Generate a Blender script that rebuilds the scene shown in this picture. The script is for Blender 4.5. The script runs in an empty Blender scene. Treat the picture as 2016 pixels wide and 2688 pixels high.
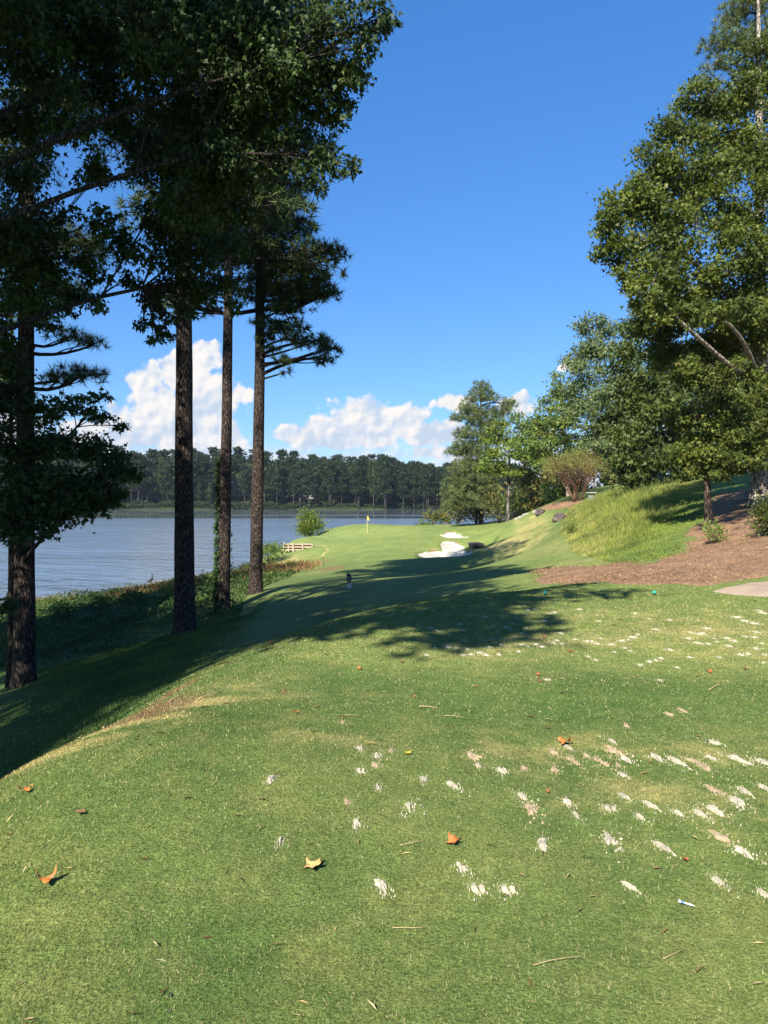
import bpy, bmesh, math, random
import numpy as np
from mathutils import Vector, Matrix, geometry

rng = np.random.default_rng(11)
random.seed(11)
R = math.radians
scene = bpy.context.scene
C = scene.collection

# ------------------------------------------------------------------ camera
F, CU, HZ, EYE = 2018.0, 1008.0, 1300.0, 1.6       # focal length in photo pixels, centre column, horizon row, eye height
cd = bpy.data.cameras.new('camera'); cam = bpy.data.objects.new('camera', cd); C.objects.link(cam)
cam.location = (0, 0, EYE); cam.rotation_euler = (R(90), 0, 0)
cd.sensor_fit = 'HORIZONTAL'; cd.sensor_width = 36; cd.lens = 36 * F / 2016
cd.shift_y = -(1344 - HZ) / 2016
cd.clip_start = 0.1; cd.clip_end = 6000
scene.camera = cam

# ------------------------------------------------------------------ light
SUN_DIR = Vector((0.40, 0.917, 0)).normalized()      # horizontal direction the shadows run
SUN_EL = 38.0
SKY_STRENGTH = 0.084
sl = bpy.data.lights.new('sun', 'SUN'); sun = bpy.data.objects.new('sun', sl); C.objects.link(sun)
sl.energy = 5.0; sl.angle = R(0.53); sl.color = (1.0, 0.93, 0.82)
ray = Vector((SUN_DIR.x * math.cos(R(SUN_EL)), SUN_DIR.y * math.cos(R(SUN_EL)), -math.sin(R(SUN_EL))))
sun.rotation_euler = ray.to_track_quat('-Z', 'Y').to_euler()
sun.location = (-20, -40, 60)
scene.view_settings.view_transform = 'Standard'
scene.view_settings.look = 'None'
scene.view_settings.exposure = 1.35
scene.view_settings.gamma = 1.0
scene.view_settings.use_curve_mapping = False
scene.cycles.use_denoising = True
scene.cycles.max_bounces = 6
scene.cycles.diffuse_bounces = 3
scene.cycles.glossy_bounces = 3
scene.cycles.transmission_bounces = 4
scene.cycles.volume_bounces = 0
scene.cycles.sample_clamp_indirect = 4.0


class NT:
    """small helper round a node tree"""
    def __init__(s, tree):
        s.t = tree; s.n = tree.nodes; s.l = tree.links
    def node(s, typ, **kw):
        n = s.n.new(typ)
        for k, v in kw.items(): setattr(n, k, v)
        return n
    def put(s, sock, v):
        if isinstance(v, bpy.types.NodeSocket): s.l.new(v, sock)
        elif v is not None: sock.default_value = v
    def math(s, op, a, b=None, c=None, clamp=False):
        n = s.node('ShaderNodeMath', operation=op); n.use_clamp = clamp
        for i, v in enumerate((a, b, c)):
            if v is not None: s.put(n.inputs[i], v)
        return n.outputs[0]
    def vmath(s, op, a, b=None, out=0):
        n = s.node('ShaderNodeVectorMath', operation=op)
        s.put(n.inputs[0], a)
        if b is not None: s.put(n.inputs[1], b)
        return n.outputs[out]
    def mix(s, fac, a, b, blend='MIX'):
        n = s.node('ShaderNodeMix', data_type='RGBA', blend_type=blend)
        s.put(n.inputs[0], fac)
        for i, v in ((6, a), (7, b)):
            if isinstance(v, tuple) and len(v) == 3: v = (*v, 1)
            s.put(n.inputs[i], v)
        return n.outputs[2]
    def ramp(s, v, a, b, lo=0.0, hi=1.0, smooth=True):
        n = s.node('ShaderNodeMapRange', interpolation_type='SMOOTHSTEP' if smooth else 'LINEAR')
        s.put(n.inputs[0], v); s.put(n.inputs[1], a); s.put(n.inputs[2], b); s.put(n.inputs[3], lo); s.put(n.inputs[4], hi)
        return n.outputs[0]
    def noise(s, vec, scale, detail=3, rough=0.55, dim='3D', out=0, dist=0.0):
        n = s.node('ShaderNodeTexNoise', noise_dimensions=dim)
        s.put(n.inputs['Vector'], vec); n.inputs['Scale'].default_value = scale
        n.inputs['Detail'].default_value = detail; n.inputs['Roughness'].default_value = rough
        n.inputs['Distortion'].default_value = dist
        return n.outputs[out]
    def vor(s, vec, scale, feature='F1', detail=0, rough=0.5, dim='3D', out='Distance', rand=1.0):
        n = s.node('ShaderNodeTexVoronoi', feature=feature, voronoi_dimensions=dim)
        s.put(n.inputs['Vector'], vec); n.inputs['Scale'].default_value = scale
        n.inputs['Detail'].default_value = detail; n.inputs['Roughness'].default_value = rough
        n.inputs['Randomness'].default_value = rand
        return n.outputs[out]
    def attr(s, name, out='Fac'):
        n = s.node('ShaderNodeAttribute'); n.attribute_name = name
        return n.outputs[out]
    def pos(s):
        return s.node('ShaderNodeNewGeometry').outputs['Position']
    def obj(s):
        return s.node('ShaderNodeTexCoord').outputs['Object']
    def xyz(s, v):
        n = s.node('ShaderNodeSeparateXYZ'); s.put(n.inputs[0], v); return n.outputs
    def comb(s, x, y, z=0.0):
        n = s.node('ShaderNodeCombineXYZ')
        for i, v in enumerate((x, y, z)): s.put(n.inputs[i], v)
        return n.outputs[0]
    def scale(s, v, k):
        return s.vmath('MULTIPLY', v, k)
    def bump(s, h, strength=0.5, dist=0.02):
        n = s.node('ShaderNodeBump'); n.inputs['Strength'].default_value = strength
        n.inputs['Distance'].default_value = dist; s.put(n.inputs['Height'], h)
        return n.outputs[0]


# ------------------------------------------------------------------ sky: physical sky with cumulus near the horizon
world = bpy.data.worlds.new('World'); scene.world = world; world.use_nodes = True
w = NT(world.node_tree); w.n.clear()
sky = w.node('ShaderNodeTexSky', sky_type='NISHITA')
sky.sun_disc = False
sky.sun_elevation = R(SUN_EL)
sky.sun_rotation = math.atan2(-SUN_DIR.x, -SUN_DIR.y)
sky.altitude = 0; sky.air_density = 1.0; sky.dust_density = 0.0; sky.ozone_density = 10.0
dirv = w.node('ShaderNodeTexCoord').outputs['Generated']
dx, dy, dz = w.xyz(dirv)
az = w.math('MULTIPLY', w.math('ARCTAN2', dx, dy), F)         # angles scaled so that one unit is one photo pixel
el = w.math('MULTIPLY', w.math('ARCSINE', dz), F)
p2 = w.comb(az, el)
# every cloud is a heap of ellipses: azimuth, elevation, half width, half height
heaps = [(-505, 300, 75, 75), (-560, 215, 95, 85), (-470, 230, 110, 120), (-650, 165, 100, 62), (-505, 145, 170, 62),
         (-460, 345, 55, 50), (-600, 285, 52, 52), (-425, 160, 80, 70), (-372, 262, 36, 32), (-745, 150, 70, 40),
         (-60, 195, 120, 62), (-150, 165, 95, 56), (30, 190, 80, 55), (-215, 150, 70, 42), (-15, 215, 72, 42), (75, 205, 50, 36),
         (120, 160, 85, 40), (175, 165, 62, 34), (-90, 150, 150, 36),
         (180, 240, 62, 26), (345, 232, 56, 34), (160, 105, 130, 26), (470, 325, 34, 20),
         (-930, 150, 110, 62), (-1060, 190, 90, 80), (-1300, 140, 150, 60), (760, 170, 130, 60), (900, 210, 90, 70), (1250, 150, 170, 60),
         (1500, 220, 90, 80), (-1600, 200, 140, 85), (-1850, 150, 170, 60), (1900, 150, 190, 60),
         (2600, 180, 190, 80), (3400, 150, 220, 62), (-2500, 170, 190, 72), (-3300, 190, 180, 80), (4300, 160, 200, 66), (5300, 190, 190, 85), (-4300, 150, 230, 60), (-5200, 170, 180, 72), (6100, 160, 200, 66), (-6000, 180, 190, 76)]
def cloud_field(p, full):
    d = None
    for (a, e, rx, ry) in heaps if full else heaps:
        q = w.vmath('LENGTH', w.vmath('MULTIPLY', w.vmath('SUBTRACT', p, (a, e, 0)), (1 / rx, 1 / ry, 0)), out=1)
        d = q if d is None else w.math('SMOOTH_MIN', d, q, 0.22)
    return w.math('SUBTRACT', 1.0, d)
warp = w.vmath('SUBTRACT', w.noise(p2, 0.012, 3, 0.6, '2D', 1), (0.5, 0.5, 0.5))
pw = w.vmath('ADD', p2, w.scale(warp, (46, 34, 0)))
env = cloud_field(pw, True)
puff1 = w.vor(p2, 0.019, 'SMOOTH_F1', 2, 0.45, '2D')
off = w.vmath('ADD', p2, (-9, 8, 0))
puff2 = w.vor(off, 0.019, 'SMOOTH_F1', 2, 0.45, '2D')
fine = w.noise(p2, 0.042, 6, 0.66, '2D')
fld = w.math('ADD', env, w.math('MULTIPLY', w.math('SUBTRACT', 0.52, puff1), 0.62))
fld = w.math('ADD', fld, w.math('MULTIPLY', w.math('SUBTRACT', fine, 0.5), 0.46))
wisp = w.noise(w.scale(p2, (0.45, 1.6, 1)), 0.012, 4, 0.6, '2D')
mask = w.ramp(fld, -0.02, 0.26)
# low haze layer of flat cloud just over the far shore
flat = w.math('MULTIPLY', w.ramp(wisp, 0.24, 0.52), w.math('MULTIPLY', w.ramp(el, -5, 40), w.ramp(el, 165, 80)))
mask = w.math('MAXIMUM', mask, w.math('MULTIPLY', flat, 0.85), clamp=True)
relief = w.math('MULTIPLY', w.math('SUBTRACT', puff2, puff1), 1.5)
big = w.noise(p2, 0.011, 2, 0.5, '2D')
lit = w.math('ADD', 0.62, relief)
lit = w.math('SUBTRACT', lit, w.math('MULTIPLY', w.ramp(big, 0.44, 0.66), 0.58))
lit = w.math('ADD', lit, w.ramp(el, 110, 300, -0.15, 0.28))
lit = w.math('MAXIMUM', w.math('MINIMUM', lit, 1.0), 0.0)
ccol = w.mix(lit, (2.75, 3.3, 4.1), (4.75, 4.55, 4.4))
hor = w.mix(w.ramp(el, 150, 1250, smooth=False), (0.575, 0.61, 0.645), (0.60, 0.97, 1.12))
skyc = w.mix(1.0, sky.outputs[0], hor, 'MULTIPLY')
col = w.mix(mask, skyc, ccol)
bg = w.node('ShaderNodeBackground'); bg.inputs['Strength'].default_value = SKY_STRENGTH
w.l.new(col, bg.inputs['Color'])
out = w.node('ShaderNodeOutputWorld'); w.l.new(bg.outputs[0], out.inputs['Surface'])
world.cycles.sampling_method = 'MANUAL'; world.cycles.sample_map_resolution = 512


# ------------------------------------------------------------------ object helpers
def P(u, v, Y):
    return np.array([(u - CU) / F * Y, Y, EYE - (v - HZ) / F * Y])

def link(name, data, parent=None, mat=None):
    o = bpy.data.objects.new(name, data); C.objects.link(o)
    if parent is not None: o.parent = parent
    if mat is not None and data is not None: data.materials.append(mat)
    return o

def tag(o, label=None, cat=None, group=None, kind=None):
    if label: o['label'] = label
    if cat: o['category'] = cat
    if group: o['group'] = group
    if kind: o['kind'] = kind
    return o

def empty(name, loc, rz=0, label=None, cat=None, group=None):
    o = bpy.data.objects.new(name, None); C.objects.link(o)
    o.location = loc; o.rotation_euler = (0, 0, rz); o.empty_display_size = 0.2
    return tag(o, label, cat, group)

def np_mesh(name, V, T, attrs=None, smooth=False):
    """mesh from numpy arrays: V (n,3), T (m,3) or (m,4)"""
    me = bpy.data.meshes.new(name)
    V = np.ascontiguousarray(V, dtype=np.float32); T = np.ascontiguousarray(T, dtype=np.int32)
    k = T.shape[1]
    me.vertices.add(len(V)); me.vertices.foreach_set('co', V.ravel())
    me.loops.add(T.size); me.loops.foreach_set('vertex_index', T.ravel())
    me.polygons.add(len(T))
    me.polygons.foreach_set('loop_start', np.arange(0, T.size, k, dtype=np.int32))
    me.polygons.foreach_set('loop_total', np.full(len(T), k, dtype=np.int32))
    if smooth: me.polygons.foreach_set('use_smooth', np.ones(len(T), dtype=bool))
    for nm, a in (attrs or {}).items():
        at = me.attributes.new(nm, 'FLOAT', 'POINT'); at.data.foreach_set('value', np.ascontiguousarray(a, dtype=np.float32))
    me.update(calc_edges=True)
    return me

class MB:
    """collects tubes, boxes and rings, then links them as one mesh"""
    def __init__(s): s.v = []; s.f = []
    def tube(s, pts, rad, n=6, cap=True, squash=1.0):
        pts = [np.asarray(p, float) for p in pts]; b = len(s.v)
        up = np.array([0.31, 0.17, 0.93])
        for i, p in enumerate(pts):
            t = pts[min(i + 1, len(pts) - 1)] - pts[max(i - 1, 0)]
            t = t / (np.linalg.norm(t) + 1e-9)
            a = np.cross(t, up)
            if np.linalg.norm(a) < 0.15: a = np.cross(t, np.array([1.0, 0.2, 0]))
            a /= np.linalg.norm(a); c = np.cross(t, a)
            for k in range(n):
                q = 2 * math.pi * k / n
                s.v.append(p + rad[i] * (math.cos(q) * a + squash * math.sin(q) * c))
        for i in range(len(pts) - 1):
            for k in range(n):
                k2 = (k + 1) % n
                s.f.append((b + i * n + k, b + i * n + k2, b + (i + 1) * n + k2, b + (i + 1) * n + k))
        if cap:
            s.f.append(tuple(b + k for k in range(n))[::-1]); e = b + (len(pts) - 1) * n
            s.f.append(tuple(e + k for k in range(n)))
        return s
    def box(s, c, d, rz=0.0, jitter=0.0):
        b = len(s.v); ca, sa = math.cos(rz), math.sin(rz)
        for sx in (-.5, .5):
            for sy in (-.5, .5):
                for sz in (-.5, .5):
                    x, y, z = sx * d[0], sy * d[1], sz * d[2]
                    s.v.append(np.array([c[0] + ca * x - sa * y, c[1] + sa * x + ca * y, c[2] + z]) + jitter * (rng.random(3) - .5))
        for f in ((0, 1, 3, 2), (4, 6, 7, 5), (0, 4, 5, 1), (2, 3, 7, 6), (0, 2, 6, 4), (1, 5, 7, 3)):
            s.f.append(tuple(b + i for i in f))
        return s
    def add(s, V, Fs):
        b = len(s.v); s.v += [np.asarray(p, float) for p in V]; s.f += [tuple(b + i for i in f) for f in Fs]; return s
    def build(s, name, mat, parent=None, smooth=False, bevel=0.0):
        me = bpy.data.meshes.new(name)
        me.from_pydata([tuple(map(float, p)) for p in s.v], [], s.f)
        if smooth: me.polygons.foreach_set('use_smooth', np.ones(len(me.polygons), dtype=bool))
        me.update()
        o = link(name, me, parent, mat)
        if bevel:
            m = o.modifiers.new('bevel', 'BEVEL'); m.width = bevel; m.segments = 2; m.limit_method = 'ANGLE'
        return o

# ------------------------------------------------------------------ terrain: a smooth sheet through measured points
def pt(u, v, Y): return tuple(P(u, v, Y))
ctrl = []
for x in (-0.6, 1.2, 3.2, 5.2, 7.0):
    for y in (-6, 0, 3, 6, 9):
        ctrl.append((x, y, 0.0 + 0.015 * math.sin(x * 1.3 + y)))
ctrl += [(0.6, 11.5, -0.02), (3, 12.5, -0.03), (5, 12.5, -0.02), (7, 12.5, 0.0), (1.2, 13.2, -0.12), (-0.9, 9.5, -0.06),
         (-0.3, 11, -0.10), (-1.9, -4, -0.02), (-2.1, 0, -0.02), (-2.15, 3, -0.01), (-2.25, 4.75, -0.02), (-1.75, 6.2, -0.02), (-1.4, 8, -0.05),
         (-3.3, 4.75, -1.0), (-3.2, 2, -1.0), (-3.2, -3, -1.0), (-2.9, 7, -0.85), (-2.7, 9.2, -0.80), (-2.0, 11.5, -0.75), (-1.2, 13.5, -0.75),
         (-5, 5, -1.9), (-5, 0, -1.9), (-5, -5, -1.9), (-9, 5, -3.1), (-9, -4, -2.9), (-5, 10, -1.9), (-3.5, 14, -1.5), (-1, 17, -1.25), (0.8, 16, -0.75), (2.6, 16, -0.55),
         pt(135, 1800, 16), pt(60, 1800, 20), pt(485, 1660, 24), pt(585, 1612, 32), pt(670, 1556, 36),
         pt(915, 1545, 30), pt(800, 1600, 22), pt(1000, 1505, 45), pt(1000, 1480, 58), pt(1000, 1448, 70), pt(1000, 1421, 82),
         pt(963, 1400, 98), pt(1000, 1379, 112), pt(1150, 1377, 112), pt(850, 1394, 108), pt(770, 1417, 96), pt(870, 1412, 95), pt(1080, 1395, 98), pt(1120, 1383, 108),
         (-8, 126, -7.5), (2, 130, -7.6), (-22, 118, -8.0), (-25, 100, -8), (14, 133, -6.2),
         pt(850, 1470, 70), pt(780, 1502, 57), pt(720, 1503, 61), pt(620, 1502, 72), pt(500, 1552, 50), pt(200, 1650, 40), pt(150, 1720, 28), pt(300, 1700, 28),
         pt(100, 1605, 48), pt(780, 1445, 86), pt(730, 1462, 83), pt(860, 1428, 86), pt(820, 1470, 76), pt(700, 1490, 78),
         (-26, 53, -6.1), (-20.7, 60, -6.1), (-15.5, 73, -6.15), (-16.5, 88, -6.8), (-14, 97, -6.3), (-13, 108, -6.5), (-33, 58, -7.5), (-28, 72, -8), (-32, 48, -6.3), (-36, 35, -6.2), (-34, 20, -6.2), (-30, 5, -6.2), (-28, -10, -6.2), (-40, 10, -8), (-42, 40, -8), (-40, 60, -8.2), (-40, -20, -8),
         (-17, 20, -4.9), (-16, 5, -4.4), (-14, -8, -4.1), (-22, 35, -5.6), (-5, -20, -1.5), (5, -20, 0.2), (20, -20, 1.5), (-20, -22, -5),
         pt(1500, 1532, 15), pt(1400, 1502, 22), pt(1700, 1502, 18), pt(1700, 1466, 24), pt(2000, 1480, 17), pt(2000, 1430, 20), (9, 10, 0.1), (12, 14, 0.3), (10, 3, 0.1),
         pt(1500, 1462, 30), pt(1620, 1460, 26), pt(1480, 1402, 42), pt(1480, 1352, 58), pt(1862, 1370, 28), pt(1700, 1380, 33), pt(1650, 1332, 42), pt(1700, 1292, 46),
         pt(1850, 1262, 44), pt(2000, 1290, 32), pt(2016, 1256, 40), (26, 60, 2.9), (30, 45, 3.2), (35, 30, 3.4), (25, 15, 1.6), (45, 80, 3.5), (45, 10, 3), (42, 45, 4),
         pt(1510, 1314, 72), pt(1430, 1332, 76), pt(1350, 1361, 85), pt(1350, 1420, 65), pt(1400, 1460, 45), pt(1300, 1482, 50), pt(1200, 1502, 40), pt(1300, 1522, 25),
         pt(1185, 1467, 68), pt(1185, 1428, 78), pt(1190, 1414, 83), pt(1190, 1394, 88), pt(1100, 1455, 72), pt(1100, 1420, 82), pt(1260, 1440, 75), pt(1260, 1405, 86), pt(1300, 1380, 95), pt(1400, 1346, 93),
         (25, 100, 0.0), (21, 115, -1.5), (33, 128, -0.5), (45, 130, 1.5), pt(1250, 1376, 110)]
ctrl = np.array(ctrl, float)
def _tps_fit(c):
    n = len(c); d = np.linalg.norm(c[:, None, :2] - c[None, :, :2], axis=2)
    K = np.where(d > 0, d * d * np.log(d + 1e-12), 0.0) + np.eye(n) * 0.6
    Q = np.c_[np.ones(n), c[:, :2]]
    A = np.block([[K, Q], [Q.T, np.zeros((3, 3))]])
    return np.linalg.solve(A, np.r_[c[:, 2], 0, 0, 0])
_w = _tps_fit(ctrl)
def H0(x, y):
    x = np.asarray(x, float); y = np.asarray(y, float); shp = np.broadcast(x, y).shape
    X = np.clip(np.broadcast_to(x, shp).ravel(), -43, 46); Y = np.clip(np.broadcast_to(y, shp).ravel(), -22, 134)
    o = np.empty(len(X))
    for i in range(0, len(X), 40000):
        xx, yy = X[i:i + 40000], Y[i:i + 40000]
        r2 = (xx[:, None] - ctrl[:, 0]) ** 2 + (yy[:, None] - ctrl[:, 1]) ** 2
        o[i:i + 40000] = (0.5 * r2 * np.log(r2 + 1e-12)) @ _w[:-3] + _w[-3] + _w[-2] * xx + _w[-1] * yy
    o += 0.02 * np.sin(X * 0.9 + 1.3 * np.sin(Y * 0.31)) * np.sin(Y * 0.45) * np.clip(np.abs(Y - 4) / 8, 0, 1)
    return o.reshape(shp)

def sdf(poly, x, y):
    """signed distance to a polygon, positive inside"""
    x = np.asarray(x, float); y = np.asarray(y, float); d = np.full(x.shape, 1e9); ins = np.zeros(x.shape, bool)
    n = len(poly)
    for i in range(n):
        ax, ay = poly[i]; bx, by = poly[(i + 1) % n]
        ex, ey = bx - ax, by - ay
        t = np.clip(((x - ax) * ex + (y - ay) * ey) / (ex * ex + ey * ey + 1e-12), 0, 1)
        d = np.minimum(d, np.hypot(x - ax - t * ex, y - ay - t * ey))
        c = ((ay > y) != (by > y)) & (x < (bx - ax) * (y - ay) / (by - ay + 1e-12) + ax)
        ins ^= c
    return np.where(ins, d, -d)
def sstep(a, b, x):
    t = np.clip((x - a) / (b - a), 0, 1); return t * t * (3 - 2 * t)

_ys = np.concatenate([np.arange(1.8, 20, 0.05), np.arange(20, 140, 0.2)])
def GH(u, v):
    """where the sight line of a photo pixel meets the land"""
    X = (u - CU) / F * _ys; Z = EYE - (v - HZ) / F * _ys
    h = H0(X, _ys); k = np.argmax(Z < h)
    if not (Z < h).any(): k = len(_ys) - 1
    return float(X[k]), float(_ys[k]), float(h[k])
def GP(lst): return [GH(*q)[:2] for q in lst]

def c3(x, y): return (1060 + .1688 * x, 1370 + .1688 * y)
bunk_low = GP([c3(*q) for q in ((200, 500), (270, 470), (350, 455), (430, 445), (520, 445), (590, 440), (580, 400), (560, 350), (590, 305), (680, 295), (820, 325), (900, 350), (970, 375), (950, 430), (980, 470), (1080, 480), (1000, 515), (880, 540), (600, 552), (290, 555))])
bunk_up = GP([c3(*q) for q in ((545, 205), (620, 190), (660, 170), (700, 155), (790, 155), (880, 195), (1000, 232), (1040, 245), (950, 252), (680, 252), (600, 228))])
def H(x, y):
    x = np.asarray(x, float); y = np.asarray(y, float)
    h = H0(x, y)
    for poly, dep in ((bunk_low, 0.26), (bunk_up, 0.18)):
        m = (y > 55) & (y < 100) & (x > -4) & (x < 16)
        if m.any():
            d = np.full(x.shape, -9.0); d[m] = sdf(poly, x[m], y[m])
            h = h - dep * sstep(-0.12, 0.35, d) + 0.05 * np.exp(-((d + 0.35) / 0.35) ** 2)
    return h
def Hs(x, y): return float(H(np.array([x]), np.array([y]))[0])

print('tps residual', float(np.abs(H0(ctrl[:, 0], ctrl[:, 1]) - ctrl[:, 2]).max()))
# zones of the land, outlined where the photo shows their edges
cover = GP([(0, 1775), (136, 1746), (304, 1706), (430, 1660), (515, 1646), (624, 1622), (640, 1575), (720, 1530), (790, 1500)]) + [(-9.5, 70), (-12, 84), (-16, 92), (-30, 70), (-40, 50), (-40, 5), (-14, 12)]
mulch = GP([(1390, 1500), (1456, 1491), (1556, 1488), (1660, 1477), (1716, 1480), (1771, 1458), (1808, 1420), (1790, 1398), (1846, 1372), (1868, 1300), (1930, 1290), (2016, 1272)]) + [(30, 38), (34, 20), (14, 16.5), (7.4, 14.7)] + GP([(1920, 1534), (1871, 1541), (1622, 1536), (1400, 1534)])
mound = GP([(1400, 1346), (1440, 1325), (1480, 1315), (1530, 1310), (1545, 1322), (1480, 1336), (1440, 1342)])
meadow = GP([(1490, 1340), (1470, 1400), (1500, 1452), (1560, 1468), (1680, 1476), (1771, 1456), (1808, 1417), (1790, 1398), (1846, 1370), (1860, 1300), (1850, 1262), (1760, 1275), (1690, 1285), (1600, 1300), (1530, 1318)])
path_poly = [(5.4, 12.85), (6.0, 13.55), (7.1, 14.35), (9, 15.4), (12, 16.6), (30, 21), (30, 18.2), (12, 13.6), (9, 12.6), (7, 12.15), (6, 11.98), (5.6, 12.3)]
green = GP([(790, 1412), (870, 1398), (960, 1384), (1060, 1381), (1130, 1384), (1120, 1400), (1050, 1412), (960, 1416), (860, 1418)])

# ------------------------------------------------------------------ materials
MATS = {}
def new_mat(name):
    m = bpy.data.materials.new(name); m.use_nodes = True; t = NT(m.node_tree); t.n.clear()
    MATS[name] = m; return m, t
def finish(t, color, rough=0.7, normal=None, spec=0.3, **kw):
    b = t.node('ShaderNodeBsdfPrincipled')
    if isinstance(color, tuple) and len(color) == 3: color = (*color, 1)
    t.put(b.inputs['Base Color'], color); t.put(b.inputs['Roughness'], rough)
    b.inputs['Specular IOR Level'].default_value = spec
    for k, v in kw.items(): t.put(b.inputs[k], v)
    if normal is not None: t.l.new(normal, b.inputs['Normal'])
    o = t.node('ShaderNodeOutputMaterial'); t.l.new(b.outputs[0], o.inputs['Surface'])
    return b

def leaf_mat(name, cols, trans=0.35, rough=0.55, spec=0.25):
    """leaves: colour by a random value per leaf, light let through"""
    m, t = new_mat(name)
    r = t.attr('rnd')
    cr = t.node('ShaderNodeValToRGB'); t.l.new(r, cr.inputs[0])
    e = cr.color_ramp.elements
    while len(e) < len(cols): e.new(0.5)
    for i, c in enumerate(cols):
        e[i].position = i / max(1, len(cols) - 1); e[i].color = (*c, 1)
    patch = t.noise(t.pos(), 0.7, 3, 0.55)  # broad tone patches, their contrast standing in for shadow masses in the crowns
    col = t.mix(1.0, cr.outputs[0], t.mix(t.ramp(patch, 0.32, 0.68), (0.60, 0.64, 0.66), (1.30, 1.24, 1.05)), 'MULTIPLY')
    b = t.node('ShaderNodeBsdfPrincipled'); t.l.new(col, b.inputs['Base Color'])
    b.inputs['Roughness'].default_value = rough; b.inputs['Specular IOR Level'].default_value = spec
    tr = t.node('ShaderNodeBsdfTranslucent'); t.l.new(t.mix(1.0, col, (1.35, 1.3, 0.55), 'MULTIPLY'), tr.inputs['Color'])
    mx = t.node('ShaderNodeMixShader'); mx.inputs[0].default_value = trans
    t.l.new(b.outputs[0], mx.inputs[1]); t.l.new(tr.outputs[0], mx.inputs[2])
    o = t.node('ShaderNodeOutputMaterial'); t.l.new(mx.outputs[0], o.inputs['Surface'])
    return m

def turf_color(t):
    """mown grass: blotches of green, worn straw-coloured ground, red clay, all by position"""
    p = t.pos()
    a = t.noise(p, 0.42, 4, 0.6); b = t.noise(p, 2.6, 3, 0.6); f = t.noise(p, 26, 3, 0.7)
    g = t.mix(t.ramp(a, 0.3, 0.7), (0.068, 0.113, 0.031), (0.110, 0.146, 0.046))
    g = t.mix(t.math('MULTIPLY', t.ramp(b, 0.42, 0.72), 0.55), g, (0.150, 0.165, 0.058))
    g = t.mix(t.math('MULTIPLY', t.attr('rough'), 0.75), g, (0.050, 0.105, 0.026))
    g = t.mix(t.math('MULTIPLY', t.attr('short'), 0.8), g, (0.195, 0.245, 0.075))
    dryf = t.math('ADD', t.attr('dry'), t.math('MULTIPLY', t.math('SUBTRACT', b, 0.5), 0.9))
    dryf = t.math('ADD', dryf, t.math('MULTIPLY', t.math('SUBTRACT', f, 0.5), 0.7))
    dryf = t.math('MULTIPLY', t.ramp(dryf, 0.22, 0.95), t.ramp(t.attr('dry'), 0.0, 0.15))
    g = t.mix(dryf, g, (0.30, 0.26, 0.115))
    clay = t.math('ADD', t.attr('dirt'), t.math('MULTIPLY', t.math('SUBTRACT', t.noise(p, 5.5, 4, 0.65), 0.5), 0.8))
    clay = t.math('MULTIPLY', t.ramp(clay, 0.35, 0.75), t.ramp(t.attr('dirt'), 0.0, 0.12))
    g = t.mix(clay, g, t.mix(t.ramp(f, 0.3, 0.7), (0.105, 0.068, 0.038), (0.20, 0.135, 0.075)))
    return g, f

m, t = new_mat('turf')
g, f = turf_color(t)
vf = t.noise(t.pos(), 75, 2, 0.7); vf2 = t.noise(t.pos(), 9, 4, 0.7)
g = t.mix(1.0, g, t.mix(t.ramp(vf, 0.3, 0.72), (0.66, 0.68, 0.62), (1.42, 1.38, 1.28)), 'MULTIPLY')
g = t.mix(1.0, g, t.mix(t.ramp(vf2, 0.3, 0.7), (0.82, 0.84, 0.82), (1.16, 1.14, 1.12)), 'MULTIPLY')
mott = t.noise(t.pos(), 0.9, 5, 0.68)
g = t.mix(1.0, g, t.mix(t.ramp(mott, 0.3, 0.7), (0.80, 0.84, 0.82), (1.22, 1.16, 1.12)), 'MULTIPLY')
hh = t.math('ADD', t.math('MULTIPLY', vf, 0.6), vf2)
finish(t, g, 0.85, t.bump(hh, 0.55, 0.035), 0.12)

m, t = new_mat('grass_blade')
g, f = turf_color(t)
rn = t.attr('rnd')
g = t.mix(1.0, g, t.mix(rn, (0.62, 0.72, 0.6), (1.95, 1.75, 1.5)), 'MULTIPLY')
cl = t.math('MULTIPLY', t.ramp(t.noise(t.pos(), 11, 3, 0.65), 0.46, 0.66), t.math('ADD', 0.10, t.math('MULTIPLY', t.attr('dry'), 1.1)))
g = t.mix(t.math('GREATER_THAN', t.math('ADD', rn, t.math('MULTIPLY', cl, 0.55)), 0.93), g, (0.40, 0.355, 0.175))
b = t.node('ShaderNodeBsdfPrincipled'); t.l.new(g, b.inputs['Base Color']); b.inputs['Roughness'].default_value = 0.5; b.inputs['Specular IOR Level'].default_value = 0.25
tr = t.node('ShaderNodeBsdfTranslucent'); t.l.new(t.mix(1.0, g, (1.3, 1.3, 0.6), 'MULTIPLY'), tr.inputs['Color'])
mx = t.node('ShaderNodeMixShader'); mx.inputs[0].default_value = 0.3
t.l.new(b.outputs[0], mx.inputs[1]); t.l.new(tr.outputs[0], mx.inputs[2])
o_ = t.node('ShaderNodeOutputMaterial'); t.l.new(mx.outputs[0], o_.inputs['Surface'])

m, t = new_mat('water')
p = t.pos(); X_, Y_, Z_ = t.xyz(p)
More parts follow.
